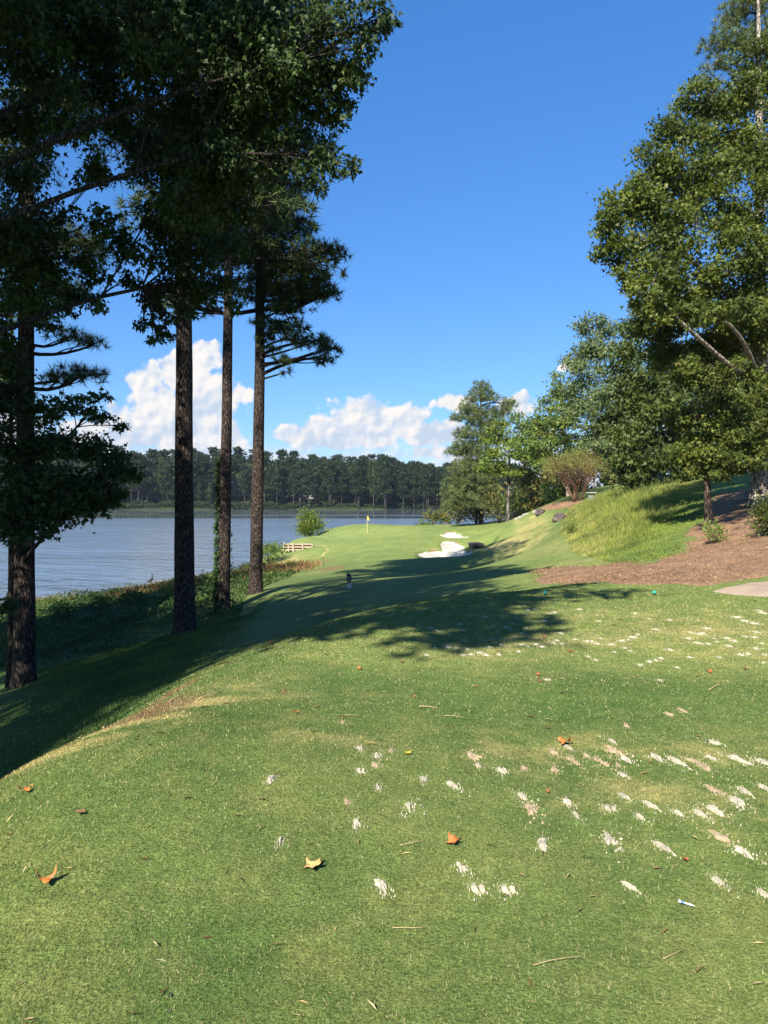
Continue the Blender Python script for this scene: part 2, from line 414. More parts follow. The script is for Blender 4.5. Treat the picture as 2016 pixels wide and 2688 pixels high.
# wind ripples on the near lake, calm water along the far shore, with one rippled lane in it
edge = t.math('ADD', Y_, t.math('MULTIPLY', t.math('SUBTRACT', t.noise(t.scale(p, (0.01, 0.03, 0)), 1.0, 3), 0.5), 18))
near = t.ramp(edge, 262, 246)
lane = t.math('MULTIPLY', t.math('MULTIPLY', t.ramp(edge, 283, 288), t.ramp(edge, 300, 293)), t.ramp(t.math('ADD', X_, t.math('MULTIPLY', edge, 0.02)), -66, -50))
amp = t.math('ADD', near, t.math('MULTIPLY', lane, 0.9), clamp=True)
gust = t.noise(t.scale(p, (0.02, 0.045, 0)), 1.0, 3)
gusts = t.ramp(gust, 0.34, 0.62, 0.45, 1.0)
pr = t.node('ShaderNodeVectorRotate'); t.put(pr.inputs[0], p); pr.inputs['Angle'].default_value = R(25)
pq = t.scale(pr.outputs[0], (0.55, 1.15, 0))
wv = t.noise(pq, 0.9, 3, 0.6, dist=0.6); wv2 = t.noise(t.scale(pr.outputs[0], (0.16, 0.42, 0)), 1.0, 3, 0.6, dist=0.4)
hgt = t.math('MULTIPLY', t.math('ADD', t.math('MULTIPLY', wv, 0.45), t.math('MULTIPLY', wv2, 1.6)), t.math('MULTIPLY', amp, gusts))
tiny = t.math('MULTIPLY', t.noise(t.scale(p, (0.3, 0.6, 0)), 1.2, 2), 0.02)
hgt = t.math('ADD', hgt, tiny)
bmp = t.node('ShaderNodeBump'); bmp.inputs['Strength'].default_value = 1.0; bmp.inputs['Distance'].default_value = 0.36; t.l.new(hgt, bmp.inputs['Height'])
rg = t.math('ADD', 0.03, t.math('MULTIPLY', amp, 0.13))
finish(t, (0.12, 0.145, 0.165), rg, bmp.outputs[0], 0.5, IOR=1.33)

def bark(name, dark, light, scale=1.0, plate=(7, 7, 1.7), strength=1.0):
    m, t = new_mat(name)
    o = t.obj(); q = t.scale(o, tuple(k * scale for k in plate))
    wq = t.vmath('ADD', q, t.scale(t.noise(q, 1.5, 2, 0.6, out=1), (0.6, 0.6, 0.6)))
    e = t.vor(wq, 1.0, 'DISTANCE_TO_EDGE'); cid = t.vor(wq, 1.0, 'F1', out='Color')
    n = t.noise(t.scale(o, (14 * scale, 14 * scale, 6 * scale)), 1.5, 4, 0.65)
    pl = t.ramp(e, 0.02, 0.22)
    cx = t.xyz(cid)[0]
    col = t.mix(pl, tuple(k * 0.35 for k in dark), t.mix(t.math('ADD', t.math('MULTIPLY', n, 0.7), t.math('MULTIPLY', cx, 0.35), clamp=True), dark, light))
    hgt = t.math('ADD', pl, t.math('MULTIPLY', n, 0.35))
    finish(t, col, 0.9, t.bump(hgt, strength, 0.035), 0.15)
bark('pine_bark', (0.046, 0.034, 0.028), (0.115, 0.086, 0.070), 1.0, (17, 17, 4.6))
bark('oak_bark', (0.04, 0.034, 0.028), (0.085, 0.072, 0.06), 1.3, (14, 14, 2.2))
bark('pale_bark', (0.22, 0.19, 0.15), (0.46, 0.41, 0.34), 1.5, (6, 6, 2.4), 0.5)
bark('maple_bark', (0.07, 0.05, 0.04), (0.15, 0.11, 0.085), 1.6, (9, 9, 1.4))
bark('far_bark', (0.11, 0.095, 0.08), (0.26, 0.235, 0.20), 0.5, (3, 3, 1), 0.3)
bark('myrtle_bark', (0.17, 0.09, 0.055), (0.36, 0.22, 0.14), 2.2, (7, 7, 1.2), 0.4)

leaf_mat('oak_leaf', [(0.0255, 0.0442, 0.0136), (0.0357, 0.0638, 0.017), (0.051, 0.0833, 0.0238)], 0.22)
leaf_mat('gum_leaf', [(0.057, 0.088, 0.017), (0.075, 0.108, 0.02), (0.095, 0.128, 0.025), (0.125, 0.142, 0.032)], 0.32)
leaf_mat('maple_leaf', [(0.052, 0.086, 0.017), (0.07, 0.108, 0.02), (0.092, 0.128, 0.026), (0.115, 0.142, 0.03), (0.16, 0.15, 0.042)], 0.32)
leaf_mat('wood_leaf', [(0.042, 0.066, 0.016), (0.058, 0.086, 0.02), (0.078, 0.106, 0.026)], 0.28)
leaf_mat('hickory_leaf', [(0.0786, 0.1287, 0.0315), (0.1173, 0.1745, 0.04), (0.1859, 0.236, 0.0601)], 0.32)
leaf_mat('grey_leaf', [(0.0798, 0.1169, 0.0468), (0.1169, 0.1623, 0.066), (0.165, 0.2035, 0.0908)], 0.28)
leaf_mat('lime_leaf', [(0.085, 0.135, 0.024), (0.125, 0.180, 0.032), (0.19, 0.225, 0.050)], 0.38)
leaf_mat('myrtle_leaf', [(0.13, 0.145, 0.042), (0.185, 0.19, 0.055), (0.25, 0.225, 0.080)], 0.32)
leaf_mat('shrub_leaf', [(0.0504, 0.09, 0.0216), (0.09, 0.126, 0.03), (0.162, 0.15, 0.048), (0.204, 0.144, 0.066)], 0.3)
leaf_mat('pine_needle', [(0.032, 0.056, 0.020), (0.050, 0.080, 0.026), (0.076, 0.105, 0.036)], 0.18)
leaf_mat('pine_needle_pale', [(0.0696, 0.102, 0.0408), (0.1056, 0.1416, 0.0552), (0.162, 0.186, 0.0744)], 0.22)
leaf_mat('far_leaf', [(0.013, 0.028, 0.01), (0.021, 0.041, 0.014), (0.033, 0.056, 0.019)], 0.15)
leaf_mat('far_leaf_warm', [(0.024, 0.043, 0.013), (0.037, 0.06, 0.017), (0.054, 0.078, 0.022)], 0.15)
leaf_mat('cover_leaf', [(0.0306, 0.0612, 0.0153), (0.0467, 0.085, 0.0204), (0.0723, 0.1148, 0.0289), (0.1275, 0.153, 0.0425)], 0.28)
leaf_mat('ivy_leaf', [(0.026, 0.055, 0.014), (0.042, 0.080, 0.020), (0.065, 0.11, 0.03)], 0.2)
leaf_mat('meadow_grass', [(0.095, 0.165, 0.028), (0.160, 0.215, 0.042), (0.25, 0.285, 0.070), (0.34, 0.32, 0.14)], 0.4)
leaf_mat('rough_grass', [(0.045, 0.095, 0.022), (0.070, 0.128, 0.030), (0.105, 0.165, 0.044)], 0.32)
leaf_mat('reed', [(0.11, 0.14, 0.035), (0.19, 0.18, 0.06), (0.26, 0.2, 0.085), (0.2, 0.12, 0.055)], 0.35)
leaf_mat('bracken', [(0.15, 0.07, 0.035), (0.23, 0.115, 0.055), (0.3, 0.18, 0.085), (0.2, 0.17, 0.06)], 0.3)
leaf_mat('litter', [(0.10, 0.05, 0.025), (0.22, 0.15, 0.07), (0.36, 0.30, 0.15), (0.42, 0.38, 0.24)], 0.1, 0.8, 0.1)
leaf_mat('mulch_chip', [(0.10, 0.055, 0.032), (0.21, 0.12, 0.068), (0.30, 0.19, 0.11), (0.42, 0.31, 0.20)], 0.05, 0.85, 0.1)

def speckle(name, a, b, sc, rough=0.85, bs=0.5, bd=0.02, c=None):
    m, t = new_mat(name); p = t.pos()
    n1 = t.noise(p, sc, 4, 0.65); n2 = t.noise(p, sc * 0.12, 3, 0.6)
    col = t.mix(t.ramp(n1, 0.3, 0.7), a, b)
    col = t.mix(1.0, col, t.mix(t.ramp(n2, 0.3, 0.7), (0.78, 0.78, 0.78), (1.18, 1.16, 1.14)), 'MULTIPLY')
    if c: col = t.mix(t.ramp(t.noise(p, sc * 2.3, 2), 0.62, 0.72), col, c)
    finish(t, col, rough, t.bump(n1, bs, bd), 0.2)
speckle('mulch', (0.15, 0.088, 0.050), (0.30, 0.185, 0.105), 14, 0.95, 0.9, 0.05, (0.30, 0.20, 0.12))
speckle('sand', (0.38, 0.35, 0.295), (0.46, 0.425, 0.36), 3.5, 0.95, 0.5, 0.06)
speckle('sand_white', (0.31, 0.285, 0.21), (0.43, 0.40, 0.315), 160, 0.95, 0.7, 0.006)
speckle('sand_tan', (0.26, 0.20, 0.125), (0.37, 0.295, 0.195), 160, 0.95, 0.7, 0.006)
speckle('concrete', (0.27, 0.205, 0.145), (0.35, 0.28, 0.21), 6, 0.9, 0.25, 0.01)
speckle('rock', (0.035, 0.03, 0.028), (0.11, 0.09, 0.078), 3.0, 0.85, 0.9, 0.08)
speckle('pale_stone', (0.25, 0.23, 0.19), (0.40, 0.37, 0.32), 6, 0.85, 0.6, 0.03)
speckle('timber', (0.27, 0.215, 0.15), (0.40, 0.33, 0.235), 9, 0.8, 0.4, 0.01)
speckle('dark_wood', (0.05, 0.035, 0.025), (0.10, 0.075, 0.05), 12, 0.8, 0.4, 0.01)
speckle('clay_lip', (0.20, 0.12, 0.06), (0.36, 0.24, 0.12), 9, 0.95, 0.8, 0.05)
speckle('straw', (0.34, 0.22, 0.11), (0.50, 0.38, 0.22), 30, 0.8, 0.3, 0.004)
speckle('far_ground', (0.014, 0.026, 0.008), (0.030, 0.045, 0.014), 0.25, 0.95, 0.3, 0.2)
def plain(name, col, rough=0.5, spec=0.4, sc=25, var=0.12, **kw):
    m, t = new_mat(name); n = t.noise(t.obj(), sc, 3, 0.6)
    c = t.mix(n, tuple(k * (1 - var) for k in col), tuple(min(1, k * (1 + var)) for k in col))
    finish(t, c, rough, t.bump(n, 0.1, 0.003), spec, **kw)
plain('sign_black', (0.02, 0.021, 0.023), 0.45)
plain('white_print', (0.75, 0.76, 0.76), 0.5)
plain('bottle_white', (0.6, 0.61, 0.56), 0.35)
plain('metal_black', (0.03, 0.03, 0.03), 0.5)
plain('flag_yellow', (0.62, 0.47, 0.06), 0.7)
plain('stick_yellow', (0.55, 0.47, 0.17), 0.5)
plain('teal', (0.02, 0.26, 0.21), 0.35)
plain('tee_white', (0.80, 0.80, 0.76), 0.4)
plain('tee_blue', (0.12, 0.20, 0.42), 0.4)
plain('leaf_orange', (0.36, 0.125, 0.03), 0.6, 0.3, 55, 0.8)
plain('leaf_rust', (0.30, 0.085, 0.03), 0.6, 0.3, 60, 0.45)
plain('leaf_tan', (0.44, 0.27, 0.10), 0.6, 0.3, 60, 0.5)
plain('leaf_brown', (0.13, 0.065, 0.03), 0.7, 0.3, 60, 0.4)
plain('leaf_yellow', (0.66, 0.48, 0.04), 0.6, 0.3, 60, 0.3)
plain('house_wall', (0.22, 0.22, 0.215), 0.8, 0.2, 3)  # pale wall, shade put into its colour by darkening it
plain('house_dark', (0.09, 0.085, 0.08), 0.8, 0.2, 3)
plain('house_roof', (0.10, 0.10, 0.105), 0.85, 0.2, 3)
plain('house_stone', (0.30, 0.26, 0.22), 0.85, 0.2, 2)
plain('window_glass', (0.02, 0.022, 0.025), 0.08, 0.5)
plain('cart_white', (0.6, 0.6, 0.57), 0.35)
plain('cart_body', (0.2, 0.21, 0.19), 0.4)
plain('rubber', (0.02, 0.02, 0.02), 0.8)
plain('heron_grey', (0.075, 0.085, 0.10), 0.8, 0.2, 12, 0.35)
M = MATS

# ------------------------------------------------------------------ the land
xs = np.concatenate([[-400, -200, -100, -60], np.arange(-45, -10, 0.7), np.arange(-10, 10, 0.2), np.arange(10, 30, 0.5), np.arange(30, 60, 1.2), [62, 70, 90, 130, 200, 400]])
ys = np.concatenate([[-400, -200, -100, -60, -40], np.arange(-25, -1, 1.0), np.arange(-1, 20, 0.2), np.arange(20, 66, 0.5), np.arange(66, 92, 0.25), np.arange(92, 140, 0.5), [145, 160, 190, 240]])
GX, GY = np.meshgrid(xs, ys)
GZ = H(GX, GY)
far_land = sstep(150, 240, GY) ; GZ = GZ * (1 - far_land) + np.minimum(GZ, -7.5) * far_land
nx, ny = len(xs), len(ys)
V = np.c_[GX.ravel(), GY.ravel(), GZ.ravel()]
ii = (np.arange(ny - 1)[:, None] * nx + np.arange(nx - 1)[None, :]).ravel()
T4 = np.c_[ii, ii + 1, ii + 1 + nx, ii + nx]

def g0(u, v): return ((u - CU) / F * (EYE * F / (v - HZ)), EYE * F / (v - HZ))      # a pixel on the level tee
dry_spots = [(4.0, 9.4, 4.5, 2.4, .45), (*g0(300, 1920), .55, .20, 1.1), (*g0(480, 1865), .5, .26, 1.1), (*g0(150, 1985), .4, .18, 1.0), (*g0(620, 1800), .5, .4, .45), (*g0(700, 1830), .8, .35, .4),
             (*g0(1500, 1680), 1.8, .8, .55), (*g0(1850, 1660), 1.6, .9, .6), (*g0(1300, 1720), 1.6, .6, .45), (*g0(1950, 1720), 1.2, .7, .5), (*g0(950, 1730), 1.0, .4, .35),
             (*g0(1500, 1960), 1.1, .35, .38), (*g0(1850, 1990), 1.0, .45, .42), (*g0(1300, 1990), .6, .3, .5), (*g0(1480, 2100), .8, .3, .40), (*g0(1850, 2120), .7, .35, .42), (*g0(1650, 2080), .6, .3, .5),
             (*g0(860, 1990), .45, .25, .5), (*g0(300, 2110), .35, .22, .35), (*g0(640, 2260), .2, .2, .35), (*g0(1700, 2260), .4, .2, .4), (*g0(1960, 2300), .3, .25, .4), (*g0(1480, 2560), .15, .2, .45), (*g0(560, 2500), .2, .2, .3), (*g0(900, 2450), .3, .2, .25), (*g0(1900, 2560), .2, .2, .3),
             (*GH(1340, 1420)[:2], 2.5, 8, .75), (*GH(1400, 1385)[:2], 2.0, 8, .7), (*GH(1440, 1440)[:2], 2.2, 6, .5), (*GH(1500, 1480)[:2], 2.0, 2.5, .5), (*GH(760, 1475)[:2], 2.5, 5, .65), (*GH(1295, 1437)[:2], 0.9, 1.6, 1.0), (*GH(700, 1500)[:2], 2, 5, .5), (*GH(840, 1500)[:2], 1.5, 3, .5)]
dirt_spots = [(*GH(400, 1865)[:2], .5, .8, .8), (*GH(450, 1820)[:2], .35, .6, .8), (*GH(870, 1492)[:2], 1.6, 3.0, .75), (*GH(1530, 1492)[:2], 1.8, 1.2, .7), (*GH(500, 1672)[:2], .7, .6, .6), (*GH(50, 1815)[:2], .5, .5, .5),
              (*GH(1440, 1495)[:2], 1.8, 1.2, .6), (*GH(560, 1600)[:2], 1.0, 1.5, .7)]
def spots(lst, x, y):
    o = np.zeros(x.shape)
    for (a, b, rx, ry, s) in lst:
        o = np.maximum(o, s * np.exp(-(((x - a) / rx) ** 2 + ((y - b) / ry) ** 2) * 0.9))
    return o
tracks = [GP([(1395, 1350), (1440, 1385), (1425, 1410), (1380, 1440), (1330, 1460)]), GP([(1320, 1372), (1370, 1395), (1360, 1420), (1310, 1445)]), GP([(760, 1425), (850, 1432), (862, 1445), (840, 1462)])]
def zone_attrs(x, y):
    dry = spots(dry_spots, x, y)
    dirt = spots(dirt_spots, x, y)
    far = (y > 55) & (y < 100) & (x > -4) & (x < 18)
    if far.any():
        for poly in (bunk_low, bunk_up):
            d = sdf(poly, x[far], y[far])
            up = sstep(-.6, .5, sdf(poly, x[far], y[far] - 1.2)) * (.55 + .45 * np.sin(x[far] * 2.7 + 1)); dirt[far] = np.maximum(dirt[far], 0.95 * up * np.exp(-((d + 0.05) / 0.2) ** 2)); dry[far] = np.maximum(dry[far], 0.7 * up * np.exp(-((d + 0.3) / 0.5) ** 2))
    crest = np.interp(y, [-25, 0, 4.75, 6.3, 8, 10, 12, 14, 20, 30, 45, 60], [-2.3, -2.4, -2.5, -2.0, -1.6, -1.3, -.9, -1.5, -3.5, -5.5, -6.5, -7.5])
    rough = sstep(0.1, np.interp(y, [4, 9, 16], [.9, 1.2, 4.0]), crest - x)
    rough = np.where((y > 62) & (x < -6), np.minimum(rough, 0.4), rough)
    rough = np.maximum(rough, .5 * sstep(5.1, 5.5, y) * sstep(6.75, 6.6, y + .03 * x) * sstep(-1.2, .6, x))
    dg = sdf(green, x, y); rough = np.maximum(rough, .35 * np.exp(-((dg + 1.2) / .8) ** 2))
    for ln_ in tracks:
        for (a_, b_) in zip(ln_[:-1], ln_[1:]):
            ex, ey = b_[0] - a_[0], b_[1] - a_[1]; tt_ = np.clip(((x - a_[0]) * ex + (y - a_[1]) * ey) / (ex * ex + ey * ey), 0, 1)
            dry = np.maximum(dry, .75 * np.exp(-(np.hypot(x - a_[0] - tt_ * ex, y - a_[1] - tt_ * ey) / .28) ** 2))
    dm = sdf(meadow, x, y); rough = np.maximum(rough, sstep(-0.3, 0.5, dm))
    short = sstep(-0.8, 1.5, sdf(green, x, y)) * 1.0
    short = np.maximum(short, 0.65 * sstep(45, 75, y) * (x < 16))
    short = np.maximum(short, .42 * sstep(6.6, 7.4, y) * sstep(-1.4, 0, x) * (y < 45))
    return dict(dry=dry, dirt=dirt, rough=rough, short=short)
za = zone_attrs(V[:, 0], V[:, 1])
ground = link('ground', np_mesh('ground', V, T4, za, True), None, M['turf']); tag(ground, kind='structure')

# far shore, one sheet to the horizon
def HF(x, y):
    shore = 412 + 6 * np.sin(x * 0.021 + 1.0) + 3 * np.sin(x * 0.07)
    d = y - shore
    return np.where(d > 0, -6 + 0.35 * np.minimum(d, 3) + np.clip(d - 3, 0, 90) * 0.115, -6 + d * 0.12)
fx = np.arange(-700, 701, 14.0); fy = np.concatenate([np.arange(395, 470, 3.0), np.arange(470, 620, 12.0), [700, 1000, 1600, 2600]])
FX, FY = np.meshgrid(fx, fy); n1 = len(fx)
i2 = (np.arange(len(fy) - 1)[:, None] * n1 + np.arange(n1 - 1)[None, :]).ravel()
fo = link('far_terrain', np_mesh('far_terrain', np.c_[FX.ravel(), FY.ravel(), HF(FX, FY).ravel()], np.c_[i2, i2 + 1, i2 + 1 + n1, i2 + n1], None, True), None, M['far_ground'])
tag(fo, kind='structure')
wx = np.linspace(-900, 700, 40); wy = np.linspace(-200, 460, 34); WX, WY = np.meshgrid(wx, wy)
i3 = (np.arange(33)[:, None] * 40 + np.arange(39)[None, :]).ravel()
lake = link('lake', np_mesh('lake', np.c_[WX.ravel(), WY.ravel(), np.full(WX.size, -6.0)], np.c_[i3, i3 + 1, i3 + 41, i3 + 40], None, True), None, M['water']); tag(lake, kind='structure')

def sheet(name, poly, mat, lift, step, wob=0.0, sink=True):
    """a surface laid over the land inside an outline"""
    pl = []
    for i in range(len(poly)):
        a, b = np.array(poly[i]), np.array(poly[(i + 1) % len(poly)])
        k = max(1, int(np.linalg.norm(b - a) / step))
        for j in range(k):
            q = a + (b - a) * j / k
            pl.append(q + wob * step * (rng.random(2) - .5))
    pl = np.array(pl); lo, hi = pl.min(0), pl.max(0)
    gx, gy = np.meshgrid(np.arange(lo[0], hi[0], step), np.arange(lo[1], hi[1], step))
    gx = gx.ravel() + (rng.random(gx.size) - .5) * step * .4; gy = gy.ravel() + (rng.random(gy.size) - .5) * step * .4
    k = sdf(pl, gx, gy) > step * 0.35
    pts = np.r_[pl, np.c_[gx[k], gy[k]]]
    nb = len(pl)
    vo, eo, fo_, *_ = geometry.delaunay_2d_cdt([Vector(map(float, q)) for q in pts], [(i, (i + 1) % nb) for i in range(nb)], [], 1, 1e-4)
    vv = np.array([(q.x, q.y) for q in vo])
    d = sdf(pl, vv[:, 0], vv[:, 1])
    z = H(vv[:, 0], vv[:, 1]) + lift(vv[:, 0], vv[:, 1], d)
    me = bpy.data.meshes.new(name); me.from_pydata(np.c_[vv, z].tolist(), [], [tuple(q) for q in fo_])
    me.polygons.foreach_set('use_smooth', np.ones(len(me.polygons), dtype=bool)); me.update()
    return tag(link(name, me, None, mat), kind='structure')
edge_lift = lambda h: (lambda x, y, d: np.where(d < 0.02, -0.03, h * sstep(-0.02, 0.3, d)))
sheet('mulch_bed', mulch, M['mulch'], lambda x, y, d: np.where(d < 0.03, -0.03, 0.03 + 0.03 * np.sin(x * 3.1) * np.sin(y * 2.7)), 0.35, 0.8)
sheet('mulch_mound', mound, M['mulch'], lambda x, y, d: np.where(d < 0.03, -0.03, 0.05 + 0.25 * sstep(0, 2.0, d)), 0.5, 0.8)
sheet('cart_path', path_poly, M['concrete'], lambda x, y, d: np.where(d < 0.01, -0.02, 0.035), 0.3, 0.1)
sheet('bunker_sand', bunk_low, M['sand'], lambda x, y, d: np.where(d < 0.05, -0.06, 0.10 + 0.03 * np.sin(x * 2.3 + y)), 0.22, 0.5)
sheet('bunker_sand', bunk_up, M['sand'], lambda x, y, d: np.where(d < 0.05, -0.06, 0.10 + 0.03 * np.sin(x * 2.1 + y)), 0.22, 0.5)
#@@PART2
# ------------------------------------------------------------------ foliage
LOBED = (np.array([[0, 0, 0], [.30, .50, -.07], [.45, .17, .03], [1, 0, -.10], [.45, -.17, .03], [.30, -.50, -.07]]),
         np.array([[0, 1, 2], [0, 2, 4], [0, 4, 5], [2, 3, 4]]))
OVAL = (np.array([[0, 0, 0], [.38, .26, .05], [1, 0, -.08], [.38, -.26, .05]]), np.array([[0, 1, 2], [0, 2, 3]]))
CLUMP = (np.array([[0, -.2, 0], [.35, .5, .12], [1, .12, -.1], [.55, -.48, .1], [.1, .35, -.3], [.75, -.2, .32]]), np.array([[0, 1, 2], [0, 2, 3], [4, 5, 1], [4, 3, 5]]))
BLADE = (np.array([[0, -.5, 0], [0, .5, 0], [.55, .32, .06], [.55, -.32, .06], [1, 0, .0]]), np.array([[0, 1, 2], [0, 2, 3], [3, 2, 4]]))
SPIKE = (np.array([[0, -.5, 0], [0, .5, 0], [1, 0, 0]]), np.array([[0, 1, 2]]))

def unit(a): return a / (np.linalg.norm(a, axis=-1, keepdims=True) + 1e-9)
def rand_dir(n): return unit(rng.normal(size=(n, 3)))
def scatter(name, pos, d, nrm, length, width, tpl, rnd=None, extra=None):
    """one mesh of many copies of a leaf template laid along d with face normal near nrm"""
    n = len(pos); d = unit(d); s = unit(np.cross(nrm, d)); nn = np.cross(d, s)
    tv, tt = tpl; k = len(tv)
    L = np.broadcast_to(np.asarray(length, float), (n,))[:, None, None]; W = np.broadcast_to(np.asarray(width, float), (n,))[:, None, None]
    Vx = pos[:, None, :] + tv[None, :, 0:1] * L * d[:, None, :] + tv[None, :, 1:2] * W * s[:, None, :] + tv[None, :, 2:3] * L * nn[:, None, :]
    Tx = (np.arange(n) * k)[:, None, None] + tt[None]
    if rnd is None: rnd = rng.random(n)
    at = {'rnd': np.repeat(rnd, k)}
    for a, b in (extra or {}).items(): at[a] = np.repeat(b, k)
    return np_mesh(name, Vx.reshape(-1, 3), Tx.reshape(-1, 3), at)

def bez(a, b, sag=0.0, n=5, wob=0.05):
    a = np.asarray(a, float); b = np.asarray(b, float); L = np.linalg.norm(b - a)
    c = (a + b) / 2 + np.array([0, 0, sag * L]) + rng.normal(size=3) * wob * L
    return [(1 - t) ** 2 * a + 2 * t * (1 - t) * c + t * t * b for t in np.linspace(0, 1, n)]

def trunk_mesh(base, top, r0, r1, n=16, rings=30, flare=0.5, bend=None, rough=0.06, power=0.9):
    base = np.asarray(base, float); top = np.asarray(top, float)
    V = []; ph = rng.random(8) * 6.28
    for i in range(rings + 1):
        tt = i / rings; z = tt ** 1.25
        c = base + (top - base) * z
        if bend is not None: c = c + np.asarray(bend) * math.sin(math.pi * z)
        Hh = np.linalg.norm(top - base) * z
        r = r0 + (r1 - r0) * z ** power + r0 * flare * math.exp(-Hh / 0.28)
        for k in range(n):
            q = 2 * math.pi * k / n
            ro = 1 + rough * (math.sin(3 * q + ph[0] + Hh * .7) * .5 + math.sin(5 * q + ph[1] - Hh * 1.3) * .4 + math.sin(9 * q + ph[2] + Hh * 3) * .3)
            if Hh < 0.6: ro += flare * 0.35 * max(0, math.sin(4 * q + ph[3])) * math.exp(-Hh / .2)
            V.append(c + r * ro * np.array([math.cos(q), math.sin(q), 0]))
    Fq = [(i * n + k, i * n + (k + 1) % n, (i + 1) * n + (k + 1) % n, (i + 1) * n + k) for i in range(rings) for k in range(n)]
    return V, Fq

def along(base, top, h):
    base = np.asarray(base, float); top = np.asarray(top, float)
    return base + (top - base) * np.clip((h - base[2]) / (top[2] - base[2]), 0.02, 0.98)

import zlib
def reseed(label):
    global rng
    rng = np.random.default_rng(zlib.crc32(label.encode()))
def leafy_tree(name, label, base, top, r0, blobs, leaf, leaf_m, bark_m, group=None, dens=26, tpl=LOBED, droop=0.35, r1=0.03, bend=None, flare=0.4, cat='tree',
               tips_k=9, spread=0.42, twig=True, sink=0.12, lowest=0.25, limb_k=0.32, widthk=0.9, per_limb=5.5):
    base = np.asarray(base, float); top = np.asarray(top, float); reseed(label + str(round(float(base[0]), 2)))
    root = empty(name, base, 0, label, cat, group)
    V, Fq = trunk_mesh(base - [0, 0, sink] - base, top - base, r0, r1, 12, 22, flare, bend)
    br = MB().add(V, Fq); pos = []; outd = []
    cs = np.array([np.asarray(c, float) for c, r in blobs]); K = max(2, min(len(cs), int(round(len(cs) / per_limb))))
    ctr = cs[np.linspace(0, len(cs) - 1, K).astype(int)].copy()
    for it in range(8):
        lab_ = np.argmin(np.linalg.norm(cs[:, None] - ctr[None], axis=2), axis=1)
        for k in range(K):
            if (lab_ == k).any(): ctr[k] = cs[lab_ == k].mean(0)
    limbs = []
    for k in range(K):
        hd = np.linalg.norm(ctr[k][:2] - base[:2])
        h = max(base[2] + lowest * (top[2] - base[2]), min(ctr[k][2] - 0.5 * hd, top[2] - 0.3))
        a = along(base, top, h)
        if bend is not None: a = a + np.asarray(bend) * math.sin(math.pi * np.clip((h - base[2]) / (top[2] - base[2]), 0, 1))
        lp = bez(a, ctr[k], 0.10, 8, 0.06); ln_ = np.linalg.norm(ctr[k] - a)
        rb = min(r0 * 0.5, 0.02 + limb_k * 0.055 * ln_)
        br.tube([q - base for q in lp], np.linspace(rb, rb * 0.4, 8), 7); limbs.append((lp, rb))
    for bi, (c, r) in enumerate(blobs):
        c = np.asarray(c, float); r = np.asarray(r if np.ndim(r) else (r, r, r * 0.8), float)
        lp, rb = limbs[lab_[bi]]
        j = min(range(2, 8), key=lambda q: np.linalg.norm(lp[q] - c) + 0.25 * (7 - q) * 0)
        j = max(2, j - 1); rl = max(.012, rb * (1 - .6 * j / 7) * 0.6)
        path = bez(lp[j], c, 0.06, 7, 0.06)
        br.tube([q - base for q in path], np.linspace(rl, rl * 0.4, 7), 5)
        nt = int(tips_k * (1 + r.max() / max(leaf, .05) / 9))
        g = rand_dir(nt) * (rng.random(nt) ** 0.45)[:, None]
        tips = c + g * r
        for k in range(nt):
            s = path[rng.integers(3, 7)]
            if twig: br.tube([q - base for q in bez(s, tips[k], 0.06, 4, 0.06)], np.linspace(rl * 0.32, 0.004 + rl * .05, 4), 3, False)
        N = int(dens * (r[0] * r[2] + r[1] * r[2]) / 2 / leaf ** 2)
        w = rng.integers(0, nt, N)
        sc = np.minimum(r, 1e9) * spread
        pp = tips[w] + rng.normal(size=(N, 3)) * sc * np.array([1, 1, 0.85]) * 0.62
        pos.append(pp); outd.append(pp - c)
    br.build('trunk', M[bark_m], root, True)
    pos = np.concatenate(pos); outd = unit(np.concatenate(outd)); n = len(pos)
    d = outd * 0.5 + rand_dir(n) * 0.75 + np.array([0, 0, -droop])
    nr = rand_dir(n) * 0.95 + np.array([0, 0, 0.45]) + outd * 0.35
    L = leaf * (0.55 + 0.85 * rng.random(n))
    link('crown', scatter('crown', pos - base, d, nr, L, L * widthk, tpl), root, M[leaf_m])
    return root

